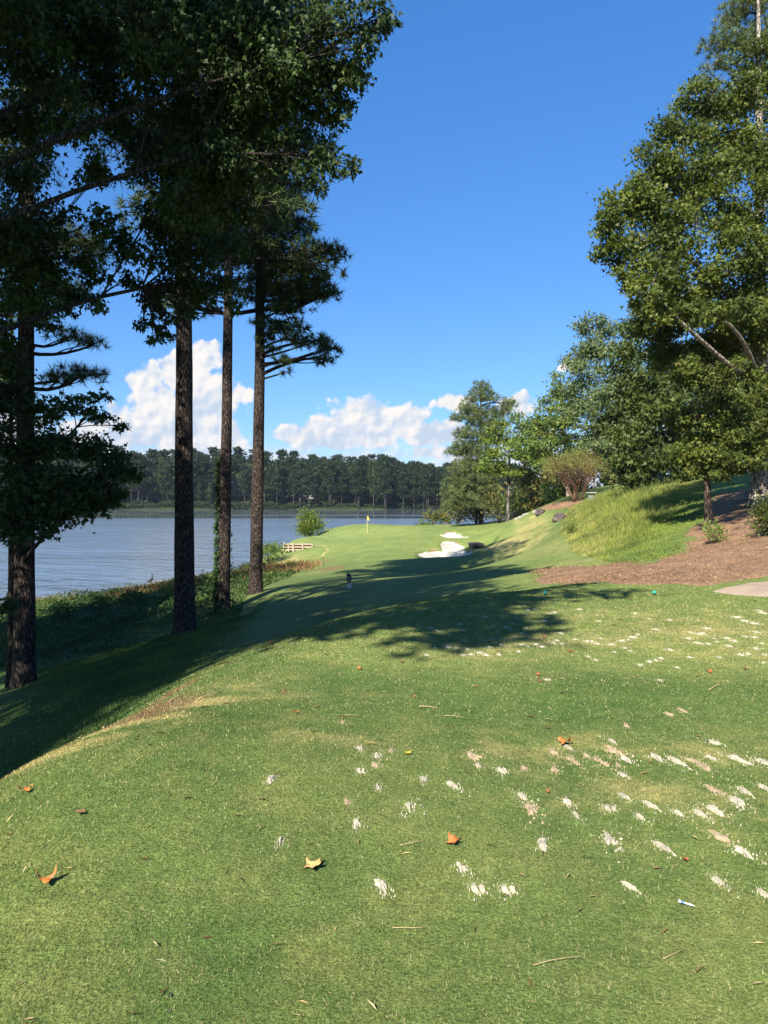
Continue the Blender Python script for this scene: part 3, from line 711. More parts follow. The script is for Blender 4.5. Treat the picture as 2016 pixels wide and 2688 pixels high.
def pine_tree(name, label, base, top, r0, blobs, tuft, leaf_m='pine_needle', bark_m='pine_bark', group=None, dens=1.0, needles=26, bend=None, r1=0.06, rings=46, sides=18, flare=0.35, nw=0.055, stubs=0, lowest=0.3, power=0.9, fat=(1.12, 1.12, 1.45)):
    base = np.asarray(base, float); top = np.asarray(top, float)
    reseed(label); root = empty(name, base, 0, label, 'pine tree', group); fat = np.asarray(fat)
    V, Fq = trunk_mesh(-np.array([0, 0, .12]), top - base, r0, r1, sides, rings, flare, bend, 0.05, power)
    br = MB().add(V, Fq); tp = []; td = []
    H_ = top[2] - base[2]
    for (c, r) in blobs:
        c = np.asarray(c, float); r = np.asarray(r if np.ndim(r) else (r, r, r * 0.5), float) * fat
        hd = np.linalg.norm(c[:2] - along(base, top, c[2])[:2])
        h = max(base[2] + lowest * H_, min(c[2] - 0.12 * hd, top[2] - 0.3)); a = along(base, top, h)
        if bend is not None: a = a + np.asarray(bend) * math.sin(math.pi * np.clip((h - base[2]) / H_, 0, 1))
        path = bez(a, c, rng.normal() * .1, 6, 0.10)
        rl = min(r0 * 0.4, 0.02 + 0.018 * (np.linalg.norm(c - a) + r.max()))
        br.tube([q - base for q in path], np.linspace(rl, rl * 0.45, 6), 5)
        n = max(5, int(dens * 7 * (r[0] * r[1] + r[0] * r[2]) / tuft ** 2 * 0.55))
        g = rand_dir(n) * (rng.random(n) ** 0.4)[:, None]; g[:, 2] = np.abs(g[:, 2]) * 1.1 - 0.35
        tips = c + g * r
        ns = max(3, n // 7); sub = c + rand_dir(ns) * (rng.random(ns) ** 0.5)[:, None] * r * 0.75
        for k in range(ns): br.tube([q - base for q in bez(path[rng.integers(2, 6)], sub[k], 0.05, 4, 0.08)], np.linspace(rl * .4, rl * .18, 4), 4, False)
        for k in range(n):
            s = sub[np.argmin(np.linalg.norm(sub - tips[k], axis=1))]
            br.tube([s - base, tips[k] - base], [max(.008, rl * .16), .005], 3, False) if k % 2 == 0 else None
        tp.append(tips); td.append(unit(g * 0.8 + np.array([0, 0, 0.45]) + rng.normal(size=(n, 3)) * .25))
    for k in range(stubs):
        h = base[2] + H_ * (0.3 + 0.4 * rng.random()); a = along(base, top, h); q = rng.random() * 6.28; L = 0.5 + rng.random()
        br.tube([a - base, a - base + np.array([math.cos(q) * L, math.sin(q) * L, -0.1 + 0.3 * rng.random()])], [.035, .012], 4)
    br.build('trunk', M[bark_m], root, True)
    tp = np.concatenate(tp); td = np.concatenate(td); n = len(tp)
    pos = np.repeat(tp, needles, 0); dd = np.repeat(td, needles, 0) * 0.55 + rand_dir(n * needles)
    L = tuft * (0.7 + 0.5 * rng.random(n * needles)); rr = np.clip(np.repeat(rng.random(n), needles) * .7 + rng.random(n * needles) * .3, 0, 1)
    link('crown', scatter('crown', pos - base, dd, rand_dir(n * needles), L, L * nw + 0.004, SPIKE, rr), root, M[leaf_m])
    return root

def PB(lst, extra=1.0):
    """crown masses: photo column, row, half width in photo pixels, distance, squash, depth factor"""
    o = []
    for q in lst:
        u, v, rp, Y = q[:4]; sq = q[4] if len(q) > 4 else 0.8
        r = rp * Y / F * extra
        o.append((P(u, v, Y), (r, r * (q[5] if len(q) > 5 else 1.0), r * sq)))
    return o

def gbase(u, v, Y=None):
    if Y is None: x, y, z = GH(u, v); return np.array([x, y, Hs(x, y)])
    x = (u - CU) / F * Y; return np.array([x, Y, Hs(x, Y)])

# ---- the four tall pines by the lake
pa = gbase(62, 1800, 20); pb = gbase(485, 1660, 24); pc = gbase(586, 1612, 32); pd_ = gbase(670, 1556, 36)
print('pine bases', pa, P(62, 1800, 20), pb, P(485, 1660, 24), pc, P(586, 1612, 32), pd_, P(670, 1556, 36))
def ring(cx, cy, z0, z1, n, r, br, sq=.6):
    o = []
    for k in range(n):
        q = 2.4 * k + .9 * rng.random(); f = k / max(1, n - 1); rr = r * (.35 + .8 * rng.random()) * (1.1 - .6 * f); b_ = br * (.7 + .5 * rng.random())
        o.append(((cx + rr * math.cos(q), cy + rr * math.sin(q), z0 + (z1 - z0) * f + rng.normal() * .5), (b_, b_, b_ * sq)))
    return o
pine_tree('pine_tree', 'dark pine trunk at the far left edge wrapped in oak leaves', pa, P(80, -700, 20), .29,
          PB([(180, 885, 60, 20, .35), (245, 905, 38, 20, .4), (215, 985, 72, 19.5, .34), (150, 1000, 50, 20, .35), (30, 820, 80, 21, .4), (-30, 940, 90, 21, .4), (40, 700, 90, 21, .4), (170, 760, 60, 20, .4), (200, 640, 70, 21, .4)]) + ring(pa[0], 20, 9, 19, 9, 2.6, 1.5), 0.27, dens=.9, nw=.05, needles=30, stubs=3, lowest=.2)
pine_tree('pine_tree', 'thickest pine trunk, second from the left on the lake slope', pb, P(505, -1000, 24), .33,
          ring(pb[0], 24, 12, 24, 15, 3.2, 1.8), 0.40, dens=.7, needles=18, nw=.11, bend=(-.12, 0, 0), r1=.08)
pine_tree('pine_tree', 'slender pine trunk with ivy climbing its left side', pc, P(606, -620, 32), .27,
          ring(pc[0], 32, 12, 28, 18, 3.2, 2.0), 0.42, dens=.8, needles=18, nw=.11, bend=(.1, 0, 0), r1=.07)
pine_tree('pine_tree', 'leaning pine nearest the green with sunlit bark and ragged needle sprays', pd_, P(655, -420, 36), .315,
          PB([(720, 575, 55, 36, .55), (775, 600, 55, 35.5, .5), (700, 660, 60, 36, .5), (830, 660, 45, 35, .4), (872, 655, 34, 34.5, .5), (905, 672, 14, 34.5, .5), (770, 700, 60, 35.5, .5), (830, 735, 50, 35, .5), (850, 770, 45, 35, .5), (790, 770, 55, 35.5, .5),
              (885, 765, 14, 34.5, .5), (745, 810, 48, 35, .4), (700, 850, 40, 35.5, .4), (760, 855, 45, 35.2, .45), (835, 895, 34, 34.6, .5), (862, 915, 34, 34.5, .5), (855, 945, 30, 34.5, .6), (712, 915, 20, 35, .5), (740, 945, 26, 35, .5), (750, 975, 14, 35, .5), (640, 540, 60, 36.5, .5), (680, 480, 70, 36, .5), (760, 520, 40, 35.5, .5), (690, 730, 36, 35.6, .5), (725, 870, 34, 35.2, .5), (770, 890, 32, 34.9, .5), (800, 905, 26, 34.7, .5), (700, 890, 26, 35.4, .5)])
          + ring(pd_[0] - 1.6, 36, 11, 28, 20, 2.9, 2.0), 0.34, dens=1.25, needles=20, nw=.10, bend=(.35, 0, 0), r1=.08, lowest=.2)

# ---- the big oak whose limbs come in from the left, and a young oak round the first pine
ob = np.array([-9.8, 11.5, Hs(-9.8, 11.5)])
ol = [(60, 40, 120, 13), (200, 30, 120, 14), (350, 40, 120, 13), (500, 40, 120, 15), (650, 40, 120, 14), (790, 40, 110, 15), (900, 45, 80, 14), (985, 50, 55, 14), (1020, 40, 30, 14), (960, 120, 42, 14),
      (90, 170, 110, 14), (300, 160, 100, 15), (450, 180, 110, 14), (600, 170, 110, 15), (740, 170, 100, 14), (860, 175, 85, 15), (925, 205, 42, 14.5),
      (40, 320, 90, 15), (180, 300, 85, 14), (330, 310, 70, 16), (480, 310, 100, 15), (620, 290, 105, 15), (750, 290, 90, 15), (855, 290, 60, 15), (905, 270, 32, 15),
      (60, 450, 80, 14), (250, 450, 60, 15), (400, 440, 60, 16), (530, 420, 95, 15), (660, 410, 85, 15), (770, 400, 70, 15), (860, 415, 50, 14.5), (915, 440, 34, 14.5), (830, 490, 36, 14.5), (800, 455, 40, 14.5),
      (110, 580, 75, 15), (260, 580, 50, 15), (400, 560, 50, 16), (510, 540, 85, 15), (600, 520, 70, 16), (30, 680, 60, 15), (220, 680, 42, 16), (160, 750, 55, 16), (240, 790, 38, 16),
      (340, 660, 55, 16), (430, 650, 60, 17), (520, 650, 80, 17), (600, 640, 55, 18), (470, 740, 62, 18), (540, 740, 58, 18), (600, 740, 40, 18.5), (395, 760, 40, 18), (350, 730, 30, 17), (430, 830, 34, 18), (380, 850, 22, 18), (400, 800, 30, 18), (60, 790, 60, 17), (-10, 860, 70, 17), (130, 700, 50, 16.5), (20, 960, 55, 17.5), (-20, 1050, 60, 17.5), (250, 720, 40, 16.5), (300, 620, 46, 16), (120, 850, 36, 17), (180, 800, 34, 16.5), (410, 890, 22, 18), (440, 870, 26, 18), (620, 800, 26, 18.5), (500, 810, 36, 18)]
oblobs = PB([(u, v, r * 0.95, Y, .8, 1.2) for (u, v, r, Y) in ol])
canopy = [(-80, -60), (1030, -60), (1000, 100), (930, 220), (890, 330), (900, 440), (810, 500), (700, 540), (630, 760), (520, 850), (420, 800), (340, 620), (260, 690), (240, 800), (-80, 850)]
k = 0
while k < 24:
    u, v = -80 + 1110 * rng.random(), -60 + 920 * rng.random()
    if sdf(canopy, np.array([u]), np.array([v]))[0] < 45: continue
    if 90 < u < 430 and 380 < v < 560 and rng.random() < .7: continue
    k += 1; Yk = 13.5 + 4.5 * rng.random(); oblobs += PB([(u, v, 55 + 30 * rng.random(), Yk, .8, 1.2)])
for k in range(16):
    oblobs.append(((-9.5 + rng.random() * 5.5, 9 + rng.random() * 7, 11.5 + rng.random() * 4), (1.6, 1.6, 1.2)))
leafy_tree('oak_tree', 'huge dark oak overhanging from the upper left, trunk outside the view', ob, (-7.5, 13, 15.5), .42, oblobs, .122, 'oak_leaf', 'oak_bark', dens=40, droop=.9, tips_k=11, spread=.42, lowest=.3, limb_k=.12, widthk=.8, per_limb=14)
yb = np.array([P(30, 1760, 20.8)[0], 20.8, 0]); yb[2] = Hs(yb[0], yb[1])
leafy_tree('young_oak', 'young oak with broad dark leaves in front of the leftmost pine trunk', yb, P(30, 1000, 19.6), .13,
           PB([(40, 1150, 80, 18, .7), (130, 1180, 75, 18, .7), (210, 1170, 60, 17.8, .7), (280, 1200, 50, 17.8, .7), (60, 1260, 90, 17.8, .7), (160, 1280, 85, 17.8, .7), (250, 1270, 65, 17.6, .7), (320, 1240, 40, 17.6, .6), (40, 1350, 80, 17.8, .6), (130, 1350, 75, 17.8, .6), (215, 1335, 60, 17.6, .6), (285, 1310, 40, 17.6, .6),
               (190, 1060, 50, 18, .5), (250, 1090, 40, 18, .5), (130, 1080, 50, 18, .6), (30, 1050, 60, 18, .7), (320, 1120, 20, 17.8, .6), (30, 1400, 50, 17.8, .5), (100, 1395, 45, 17.8, .5), (355, 1255, 18, 17.6, .5), (270, 1040, 22, 18, .5), (10, 1590, 38, 18.5, .5)]),
           .125, 'oak_leaf', 'oak_bark', dens=60, droop=.3, tips_k=11, spread=.44, lowest=.1, limb_k=.14, widthk=.85)

# ---- unseen trees behind and left of the camera, placed so their crowns shade the slope
def ball(cx, cy, cz, n, rx, rz, br):
    o = []
    for k in range(n):
        g = rand_dir(1)[0] * rng.random() ** .4
        o.append(((cx + g[0] * rx, cy + g[1] * rx, cz + g[2] * rz), (br, br, br * .75)))
    return o
leafy_tree('oak_tree', 'tall oak behind the huge one, outside the view to the left', (-13, 1.5, Hs(-13, 1.5)), (-12, 2.5, 20), .4, ball(-11.5, 3, 15.5, 22, 5.0, 4.5, 2.1), .44, 'oak_leaf', 'oak_bark', dens=34, tips_k=2, spread=.5, tpl=OVAL, widthk=1.1)
leafy_tree('oak_tree', 'oak on the lake slope behind the camera, outside the view', (-17, -6, Hs(-17, -6)), (-16, -5, 21), .4, ball(-15.5, -5, 16, 18, 5.0, 4.5, 2.2), .44, 'oak_leaf', 'oak_bark', dens=34, tips_k=2, spread=.5, tpl=OVAL, widthk=1.1)
leafy_tree('oak_tree', 'oak low on the bank left of the leftmost pine, outside the view', (-16, 12, Hs(-16, 12)), (-15.5, 12, 17), .36, ball(-15, 12, 11, 18, 4.2, 5.0, 2.0), .44, 'oak_leaf', 'oak_bark', dens=34, tips_k=2, spread=.5, tpl=OVAL, widthk=1.1)

shade = []  # unseen crown, its masses set back along the sun to shape the tee shadow
for (gx_, gy_, z_, r_) in [(0.2, 9.4, 9.5, 1.1), (1.2, 9.5, 10, 1.0), (1.9, 10.4, 10.5, 1.0), (0.6, 10.9, 10, 1.2), (-0.8, 10.7, 9.5, 1.2), (2.8, 12.6, 11, 1.1), (1.6, 12.2, 11.5, 1.3), (0, 12.6, 11, 1.3), (-1.8, 12.2, 10, 1.3), (3.2, 15, 12, 1.2), (1.5, 14.8, 12.5, 1.4), (-.5, 15, 12, 1.4), (-2.5, 14, 11, 1.4), (2.2, 17, 13, 1.5), (0, 17.5, 13, 1.5)]:
    k_ = z_ / math.tan(R(SUN_EL)); shade.append(((gx_ - .35 - SUN_DIR.x * k_, gy_ - SUN_DIR.y * k_, z_), (r_, r_, r_ * .7)))
leafy_tree('oak_tree', 'oak at the tee crest just behind the camera, outside the view', (-8.3, -2.5, Hs(-8.3, -2.5)), (-7.0, -1.8, 12.5), .3,
           shade, .30, 'oak_leaf', 'oak_bark', dens=44, tips_k=3, spread=.5, lowest=.4, limb_k=.2, tpl=OVAL, widthk=1.1)
leafy_tree('oak_tree', 'spreading oak on the slope left of the camera, outside the view', (-12.5, -8, Hs(-12.5, -8)), (-12, -7.5, 14), .34, ball(-12.2, -7.0, 10.5, 16, 3.0, 3.2, 1.7), .44, 'oak_leaf', 'oak_bark', dens=34, tips_k=2, spread=.5, tpl=OVAL, widthk=1.1)

for k, (x_, y_, h_, r_) in enumerate([(-20, 20, 12, 4.0), (-23, 29, 11, 4.2), (-25, 11, 13, 4.5), (-18.5, 14, 15, 4.0), (-19.5, 29.5, 13, 3.4), (-22, 23, 14, 3.8)]):  # more unseen oaks, added to shade the pine trunks and the bank
    z_ = Hs(x_, y_)
    leafy_tree('shade_oak', ['oak on the lake bank level with the leftmost pine, outside the view', 'oak low by the water beyond the leftmost pine, outside the view', 'oak at the water edge left of the camera, outside the view', 'tall oak between the bank oaks, outside the view', 'slim oak on the bank nearest the view, outside it on the left', 'oak in the middle of the bank row, outside the view'][k], (x_, y_, z_), (x_, y_, z_ + h_ + 5), .32, ball(x_, y_, z_ + h_, 16, r_, 4.5, 1.9), .44, 'oak_leaf', 'oak_bark', dens=34, tips_k=2, spread=.5, tpl=OVAL, widthk=1.1)

for k, (x_, y_) in enumerate([(-20.5, 35), (-24, 41)]):  # unseen pines added for their shade on the approach
    z_ = Hs(x_, y_)
    pine_tree('pine_tree', ['tall pine by the water, just outside the view on the left', 'second tall pine by the water, outside the view on the left'][k], (x_, y_, z_), (x_ + .4, y_, z_ + 26), .3, ring(x_, y_, z_ + 12, z_ + 25, 16, 3.2, 2.0), .5, dens=.7, needles=14, nw=.12, lowest=.3)

# ---- right side: the big sweet gum, the maple in front of it, and the row running down to the lake
nb_ = np.array([14.2, 29, Hs(14.2, 29)])
leafy_tree('sweet_gum', 'tallest broad-leaved tree on the right, sunlit, reaching the top edge', nb_, P(1990, -160, 29), .36,
           PB([(1610, 590, 62, 26, .8), (1580, 660, 34, 26, .8), (1650, 520, 70, 26.5, .8), (1640, 680, 60, 26, .8), (1665, 740, 34, 26, .8), (1700, 430, 75, 27, .8), (1720, 600, 85, 27, .8), (1745, 700, 75, 27, .8), (1790, 350, 75, 27.5, .8), (1800, 480, 90, 28, .8), (1810, 600, 85, 27, .8),
               (1840, 270, 70, 28, .8), (1840, 720, 80, 27.5, .8), (1880, 400, 90, 28, .8), (1900, 540, 90, 28, .8), (1930, 280, 85, 28, .8), (1930, 660, 90, 27, .8), (1980, 400, 80, 28, .8), (2000, 540, 90, 28, .8), (1990, 180, 80, 29, .8), (1800, 810, 70, 28, .7), (1880, 830, 80, 28, .7), (1970, 790, 90, 27.5, .8), (2040, 680, 100, 28, .8), (2080, 450, 110, 29, .8), (2080, 250, 110, 29, .8), (1720, 790, 45, 28, .7),
               (2060, 850, 100, 28, .8), (1930, 890, 70, 29, .7), (1755, 860, 60, 29, .8), (1705, 850, 45, 29, .8), (1760, 930, 60, 30, .8), (1860, 920, 70, 30, .8), (1700, 520, 60, 27, .8), (1770, 780, 60, 27.5, .8), (1650, 735, 42, 24.5, .8), (1700, 780, 48, 24, .8), (1745, 820, 50, 24, .8), (1790, 835, 46, 24, .7), (1720, 725, 50, 24.5, .8), (1850, 820, 50, 24, .7), (1920, 810, 55, 23.5, .7)]), .145, 'gum_leaf', 'pale_bark', dens=50, tips_k=6, spread=.39, lowest=.2, limb_k=.22)
leafy_tree('oak_tree', 'oak beside the cart path, outside the view on the right', (11.8, 7.5, Hs(11.8, 7.5)), (10.5, 8.5, 15), .3,  # unseen tree, added to drop shade on the mulch below the maple
           [((7.2, 10.6, 12.6), (1.6, 1.6, 1.2)), ((8.4, 11.6, 13.2), (1.7, 1.7, 1.3)), ((9.6, 10.0, 12.5), (1.8, 1.8, 1.3)), ((8.6, 9.2, 11.6), (1.5, 1.5, 1.1)), ((10.6, 11.8, 12.0), (1.8, 1.8, 1.3)), ((6.6, 12.0, 13.8), (1.4, 1.4, 1.0)), ((9.8, 12.8, 14.4), (1.8, 1.8, 1.3)), ((11.5, 9.0, 13.5), (1.9, 1.9, 1.4))], .32, 'gum_leaf', 'maple_bark', dens=38, tips_k=3, spread=.5, lowest=.4, limb_k=.2, tpl=OVAL, widthk=1.1)
mb_ = gbase(1862, 1370, 28)
leafy_tree('maple_tree', 'small maple with dark leaning trunk and yellowing leaves on the right slope', mb_, P(1870, 960, 28), .15,
           PB([(1850, 960, 50, 28, .8), (1800, 1010, 45, 28, .8), (1880, 1030, 60, 27.6, .8), (1940, 980, 55, 28, .8), (1830, 1090, 65, 27.6, .8), (1780, 1110, 34, 27.6, .7), (1900, 1120, 70, 27.5, .8), (1970, 1070, 65, 27.6, .8), (1850, 1175, 65, 27.6, .7), (1790, 1190, 42, 27.8, .7), (1930, 1190, 65, 27.4, .7), (1990, 1160, 60, 27.4, .8), (1985, 1220, 45, 27.2, .6), (1900, 1230, 45, 27.4, .6), (2040, 1100, 70, 27.6, .8), (1830, 1235, 30, 27.8, .5), (2030, 1010, 60, 28, .8)]),
           .13, 'maple_leaf', 'maple_bark', dens=52, tips_k=5, spread=.38, bend=(-.15, 0, 0), lowest=.34, limb_k=.2, r1=.04)
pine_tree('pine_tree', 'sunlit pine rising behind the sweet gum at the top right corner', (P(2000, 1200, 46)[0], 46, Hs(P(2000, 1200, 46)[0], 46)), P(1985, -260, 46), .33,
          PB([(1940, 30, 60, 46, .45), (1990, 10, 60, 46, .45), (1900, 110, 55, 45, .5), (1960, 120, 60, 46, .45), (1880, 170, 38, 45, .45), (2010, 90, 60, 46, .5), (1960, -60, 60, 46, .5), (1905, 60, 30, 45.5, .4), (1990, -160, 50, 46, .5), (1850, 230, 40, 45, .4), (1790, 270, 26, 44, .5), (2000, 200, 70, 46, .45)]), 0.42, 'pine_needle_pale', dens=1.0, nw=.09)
# the middle row
row_group = None
def mid(name, label, u, Y, tops, blobs, leaf, lm, bm, **kw):
    x = (u - CU) / F * Y; b = np.array([x, Y, Hs(x, Y)])
    return leafy_tree(name, label, b, P(tops[0], tops[1], Y), kw.pop('r0', .2), PB(blobs), leaf, lm, bm, **kw)
mid('hardwood_tree', 'dark green hardwood directly left of the maple, behind the grass bank', 1735, 50, (1730, 860),
    [(1700, 900, 70, 48, .8), (1650, 960, 60, 48, .8), (1740, 960, 75, 48, .8), (1690, 1030, 75, 48, .8), (1630, 1060, 55, 48, .8), (1750, 1060, 70, 47, .8), (1700, 1120, 75, 47, .8), (1640, 1150, 55, 47, .8), (1760, 1150, 70, 47, .8), (1700, 1200, 70, 46, .7), (1640, 1230, 50, 46, .7), (1780, 1220, 60, 46, .7), (1840, 1200, 50, 46, .7), (1600, 1120, 40, 48, .8)],
    .27, 'wood_leaf', 'pale_bark', dens=40, tips_k=4, lowest=.08)
mid('hardwood_tree', 'tall grey-green tree behind the crepe myrtle, rounded top', 1610, 82, (1600, 830),
    [(1560, 860, 45, 80, .8), (1610, 840, 42, 80, .8), (1660, 840, 40, 80, .8), (1530, 930, 50, 80, .8), (1590, 920, 60, 80, .8), (1650, 910, 55, 80, .8), (1550, 1000, 60, 79, .8), (1620, 990, 65, 79, .8), (1530, 1070, 55, 79, .8), (1600, 1070, 65, 78, .8), (1660, 1060, 50, 79, .8), (1560, 1140, 60, 78, .7), (1620, 1150, 60, 78, .7)],
    .30, 'grey_leaf', 'pale_bark', dens=34, tips_k=4, lowest=.25)
mid('hardwood_tree', 'yellow-green tree with pale trunk between the far pine and the grey-green tree', 1492, 85, (1470, 990),
    [(1475, 1010, 36, 84, .9), (1440, 1060, 40, 84, .8), (1500, 1050, 45, 84, .8), (1420, 1110, 45, 83, .8), (1470, 1110, 50, 83, .8), (1525, 1100, 45, 83, .8), (1410, 1165, 50, 83, .7), (1470, 1170, 55, 83, .7), (1530, 1165, 45, 83, .7), (1440, 1210, 45, 83, .6), (1500, 1210, 40, 83, .6)],
    .32, 'hickory_leaf', 'pale_bark', dens=34, tips_k=4, lowest=.3, r0=.22)
mid('hardwood_tree', 'dark tree filling the gap behind the yellow-green tree', 1440, 98, (1430, 1110),
    [(1400, 1140, 40, 97, .8), (1450, 1130, 40, 97, .8), (1430, 1190, 50, 96, .8), (1480, 1200, 45, 96, .8), (1390, 1210, 45, 96, .8), (1420, 1260, 50, 95, .7), (1480, 1270, 50, 95, .7), (1370, 1270, 45, 95, .7), (1530, 1260, 45, 95, .7), (1540, 1200, 45, 96, .7), (1450, 1310, 45, 95, .6), (1390, 1320, 40, 95, .6), (1560, 1290, 45, 94, .7), (1610, 1240, 50, 94, .8)],
    .42, 'shrub_leaf', 'pale_bark', dens=34, tips_k=3, lowest=.05)
mid('hardwood_tree', 'bright yellow-green tree beside the far pine with bare lower trunk', 1333, 92, (1340, 1090),
    [(1340, 1110, 36, 91, .8), (1300, 1150, 36, 91, .7), (1360, 1150, 40, 91, .7), (1320, 1195, 46, 90, .7), (1375, 1200, 36, 91, .7), (1285, 1220, 36, 91, .6), (1340, 1235, 36, 90, .5)],
    .36, 'lime_leaf', 'far_bark', dens=34, tips_k=4, lowest=.5, r0=.26)
xr = (1262 - CU) / F * 108
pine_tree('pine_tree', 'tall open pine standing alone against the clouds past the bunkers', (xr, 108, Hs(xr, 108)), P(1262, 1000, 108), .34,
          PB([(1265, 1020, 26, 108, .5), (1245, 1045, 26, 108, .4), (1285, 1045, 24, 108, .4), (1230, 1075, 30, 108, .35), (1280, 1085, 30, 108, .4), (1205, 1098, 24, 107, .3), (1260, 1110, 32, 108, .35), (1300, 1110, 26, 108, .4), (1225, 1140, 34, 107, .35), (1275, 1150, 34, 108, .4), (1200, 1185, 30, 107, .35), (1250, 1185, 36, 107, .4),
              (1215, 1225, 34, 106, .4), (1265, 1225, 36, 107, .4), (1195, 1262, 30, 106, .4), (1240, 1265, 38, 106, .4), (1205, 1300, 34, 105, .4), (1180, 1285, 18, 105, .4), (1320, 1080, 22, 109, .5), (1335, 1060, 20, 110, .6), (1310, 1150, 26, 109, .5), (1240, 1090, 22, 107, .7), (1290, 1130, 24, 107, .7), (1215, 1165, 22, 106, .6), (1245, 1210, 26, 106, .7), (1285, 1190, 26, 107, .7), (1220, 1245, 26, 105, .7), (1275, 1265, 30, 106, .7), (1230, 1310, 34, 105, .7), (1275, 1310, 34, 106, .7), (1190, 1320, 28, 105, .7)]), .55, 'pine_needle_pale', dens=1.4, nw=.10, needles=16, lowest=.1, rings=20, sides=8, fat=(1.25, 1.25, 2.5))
# crepe myrtle, many-stemmed
cm = gbase(1512, 1316, 71); cme = empty('crepe_myrtle', cm, 0, 'rounded crepe myrtle with many bare stems fanning from the mulch mound', 'tree')
br = MB(); pos = []
for k in range(13):
    q = 6.28 * k / 13 + rng.random() * .4; s0 = np.array([math.cos(q), math.sin(q), 0]) * .16
    tip = np.array([math.cos(q) * (1.0 + 2.3 * rng.random()), math.sin(q) * (1.0 + 2.3 * rng.random()), 2.8 + 1.9 * rng.random()])
    pth = bez(s0, tip, -.04, 6, .04); br.tube(pth, np.linspace(.055, .018, 6), 5)
    for j in range(26):
        g = rand_dir(1)[0]; g[2] = abs(g[2]) * .8 - .12
        e = np.array([0, 0, 3.0]) + g * np.array([3.5, 3.5, 2.5]) * (.6 + .4 * rng.random())
        if e[:2] @ np.array([math.cos(q), math.sin(q)]) < -0.3: continue
        br.tube(bez(pth[rng.integers(2, 6)], e, .04, 4, .05), np.linspace(.018, .006, 4), 3, False)
        n = 24; pos.append(e + rng.normal(size=(n, 3)) * np.array([.30, .30, .22]))
br.build('trunk', M['myrtle_bark'], cme, True); pos = np.concatenate(pos); n = len(pos)
link('crown', scatter('crown', pos, rand_dir(n), rand_dir(n), .17 + .1 * rng.random(n), .10, OVAL), cme, M['myrtle_leaf'])

# shrubs: one thing each
def shrub(name, label, c, r, leaf, lm, n=None, group=None, cat='shrub', tpl=OVAL, stem=True):
    """leafy bush standing on the land"""
    c = np.asarray(c, float); r = np.asarray(r if np.ndim(r) else (r, r, r), float)
    e = empty(name, c, 0, label, cat, group)
    n = n or int(26 * r[0] * r[2] / leaf ** 2)
    nc = 14; ctr = rand_dir(nc) * np.array([.7, .7, .6]) * (rng.random(nc) ** .4)[:, None] * r + np.array([0, 0, r[2] * .85]); ctr[:, 2] = np.maximum(ctr[:, 2], .12 * r[2])
    if stem:
        s = MB()
        for k in range(nc): s.tube(bez((rng.normal() * .05, rng.normal() * .05, -.1), ctr[k], .05, 4, .06), np.linspace(.03, .01, 4) * max(.4, r[2] * .6), 4, False)
        s.build('stem', M['oak_bark'], e)
    w_ = rng.integers(0, nc, n); p_ = ctr[w_] + rng.normal(size=(n, 3)) * r * np.array([.27, .27, .22]); p_[:, 2] = np.abs(p_[:, 2])
    d_ = unit(p_ - np.array([0, 0, r[2] * .5])) + rand_dir(n) * .8 + np.array([0, 0, .15])
    L = leaf * (.7 + .6 * rng.random(n))
    link('foliage', scatter('foliage', p_, d_, rand_dir(n) + np.array([0, 0, .6]), L, L * .9, tpl), e, M[lm])
    return e
def at(u, Y): x = (u - CU) / F * Y; return np.array([x, Y, Hs(x, Y)])
for (u, Y, rp, hp, lm, lab) in [(1115, 122, 26, 22, 'lime_leaf', 'yellowish low bush at the lakeward end of the tree row, past the green'),
                               (1150, 120, 40, 38, 'shrub_leaf', 'olive bush behind the green, next to the yellowish low bush'),
                               (1200, 114, 46, 62, 'shrub_leaf', 'large olive bush at the foot of the lone far pine, lake side'),
                               (1250, 110, 48, 80, 'shrub_leaf', 'tall reddish-green bush at the foot of the lone far pine'),
                               (1310, 104, 46, 62, 'shrub_leaf', 'bush just left of the bare trunk of the bright yellow-green tree'),
                               (1355, 99, 36, 46, 'hickory_leaf', 'green bush just right of the bare trunk of the bright yellow-green tree'),
                               (1400, 96, 40, 44, 'oak_leaf', 'dark bush above the row of pale edging stones'),
                               (1450, 88, 34, 36, 'hickory_leaf', 'mid green bush behind the upper end of the mulch mound'),
                               (1605, 82, 30, 44, 'oak_leaf', 'dark bush behind the golf cart and grass bank'),
                               (1650, 58, 34, 40, 'hickory_leaf', 'green bush on the grass bank crest below the grey-green tree')]:
    b = at(u, Y); k = Y / F
    shrub('shrub', lab, b, (rp * k, rp * k, hp * k), .0042 * Y, lm, group='bushes under the tree row')
for k, (u, Y, hh) in enumerate([(1625, 79, 3.2), (1660, 57, 3.0), (1700, 55, 3.4), (1750, 54, 3.0), (1800, 53, 3.6), (1850, 52, 3.0), (1900, 51, 3.4), (1950, 50, 3.2), (2000, 49, 3.6), (1640, 84, 3.5), (1480, 96, 4.0), (1515, 108, 4.0), (1420, 104, 4.2), (1370, 108, 4.2)]):
    shrub('understory_shrub', 'bush in the shade under the trees on the right-hand crest', at(u, Y), (1.9, 1.9, hh * .75), .26, ['oak_leaf', 'shrub_leaf', 'hickory_leaf'][k % 3], group='bushes in the shade on the right crest')
bb = at(812, 104); shrub('lake_shrub', 'bright green pointed bush on the lake edge left of the green', P(812, 1406, 104), (1.9, 1.9, 1.9), .30, 'lime_leaf', 3200)
bs = P(704, 1476, 80); shrub('lake_shrub', 'dark green round bush below the timber wall', (bs[0], 80, bs[2]), (1.7, 1.7, 1.35), .22, 'hickory_leaf')
shrub('low_shrub', 'leafy sprig reaching in at the right edge below the maple', (P(2016, 1380, 22)[0], 22, Hs(P(2016, 1380, 22)[0], 22)), (.55, .55, .75), .10, 'gum_leaf')
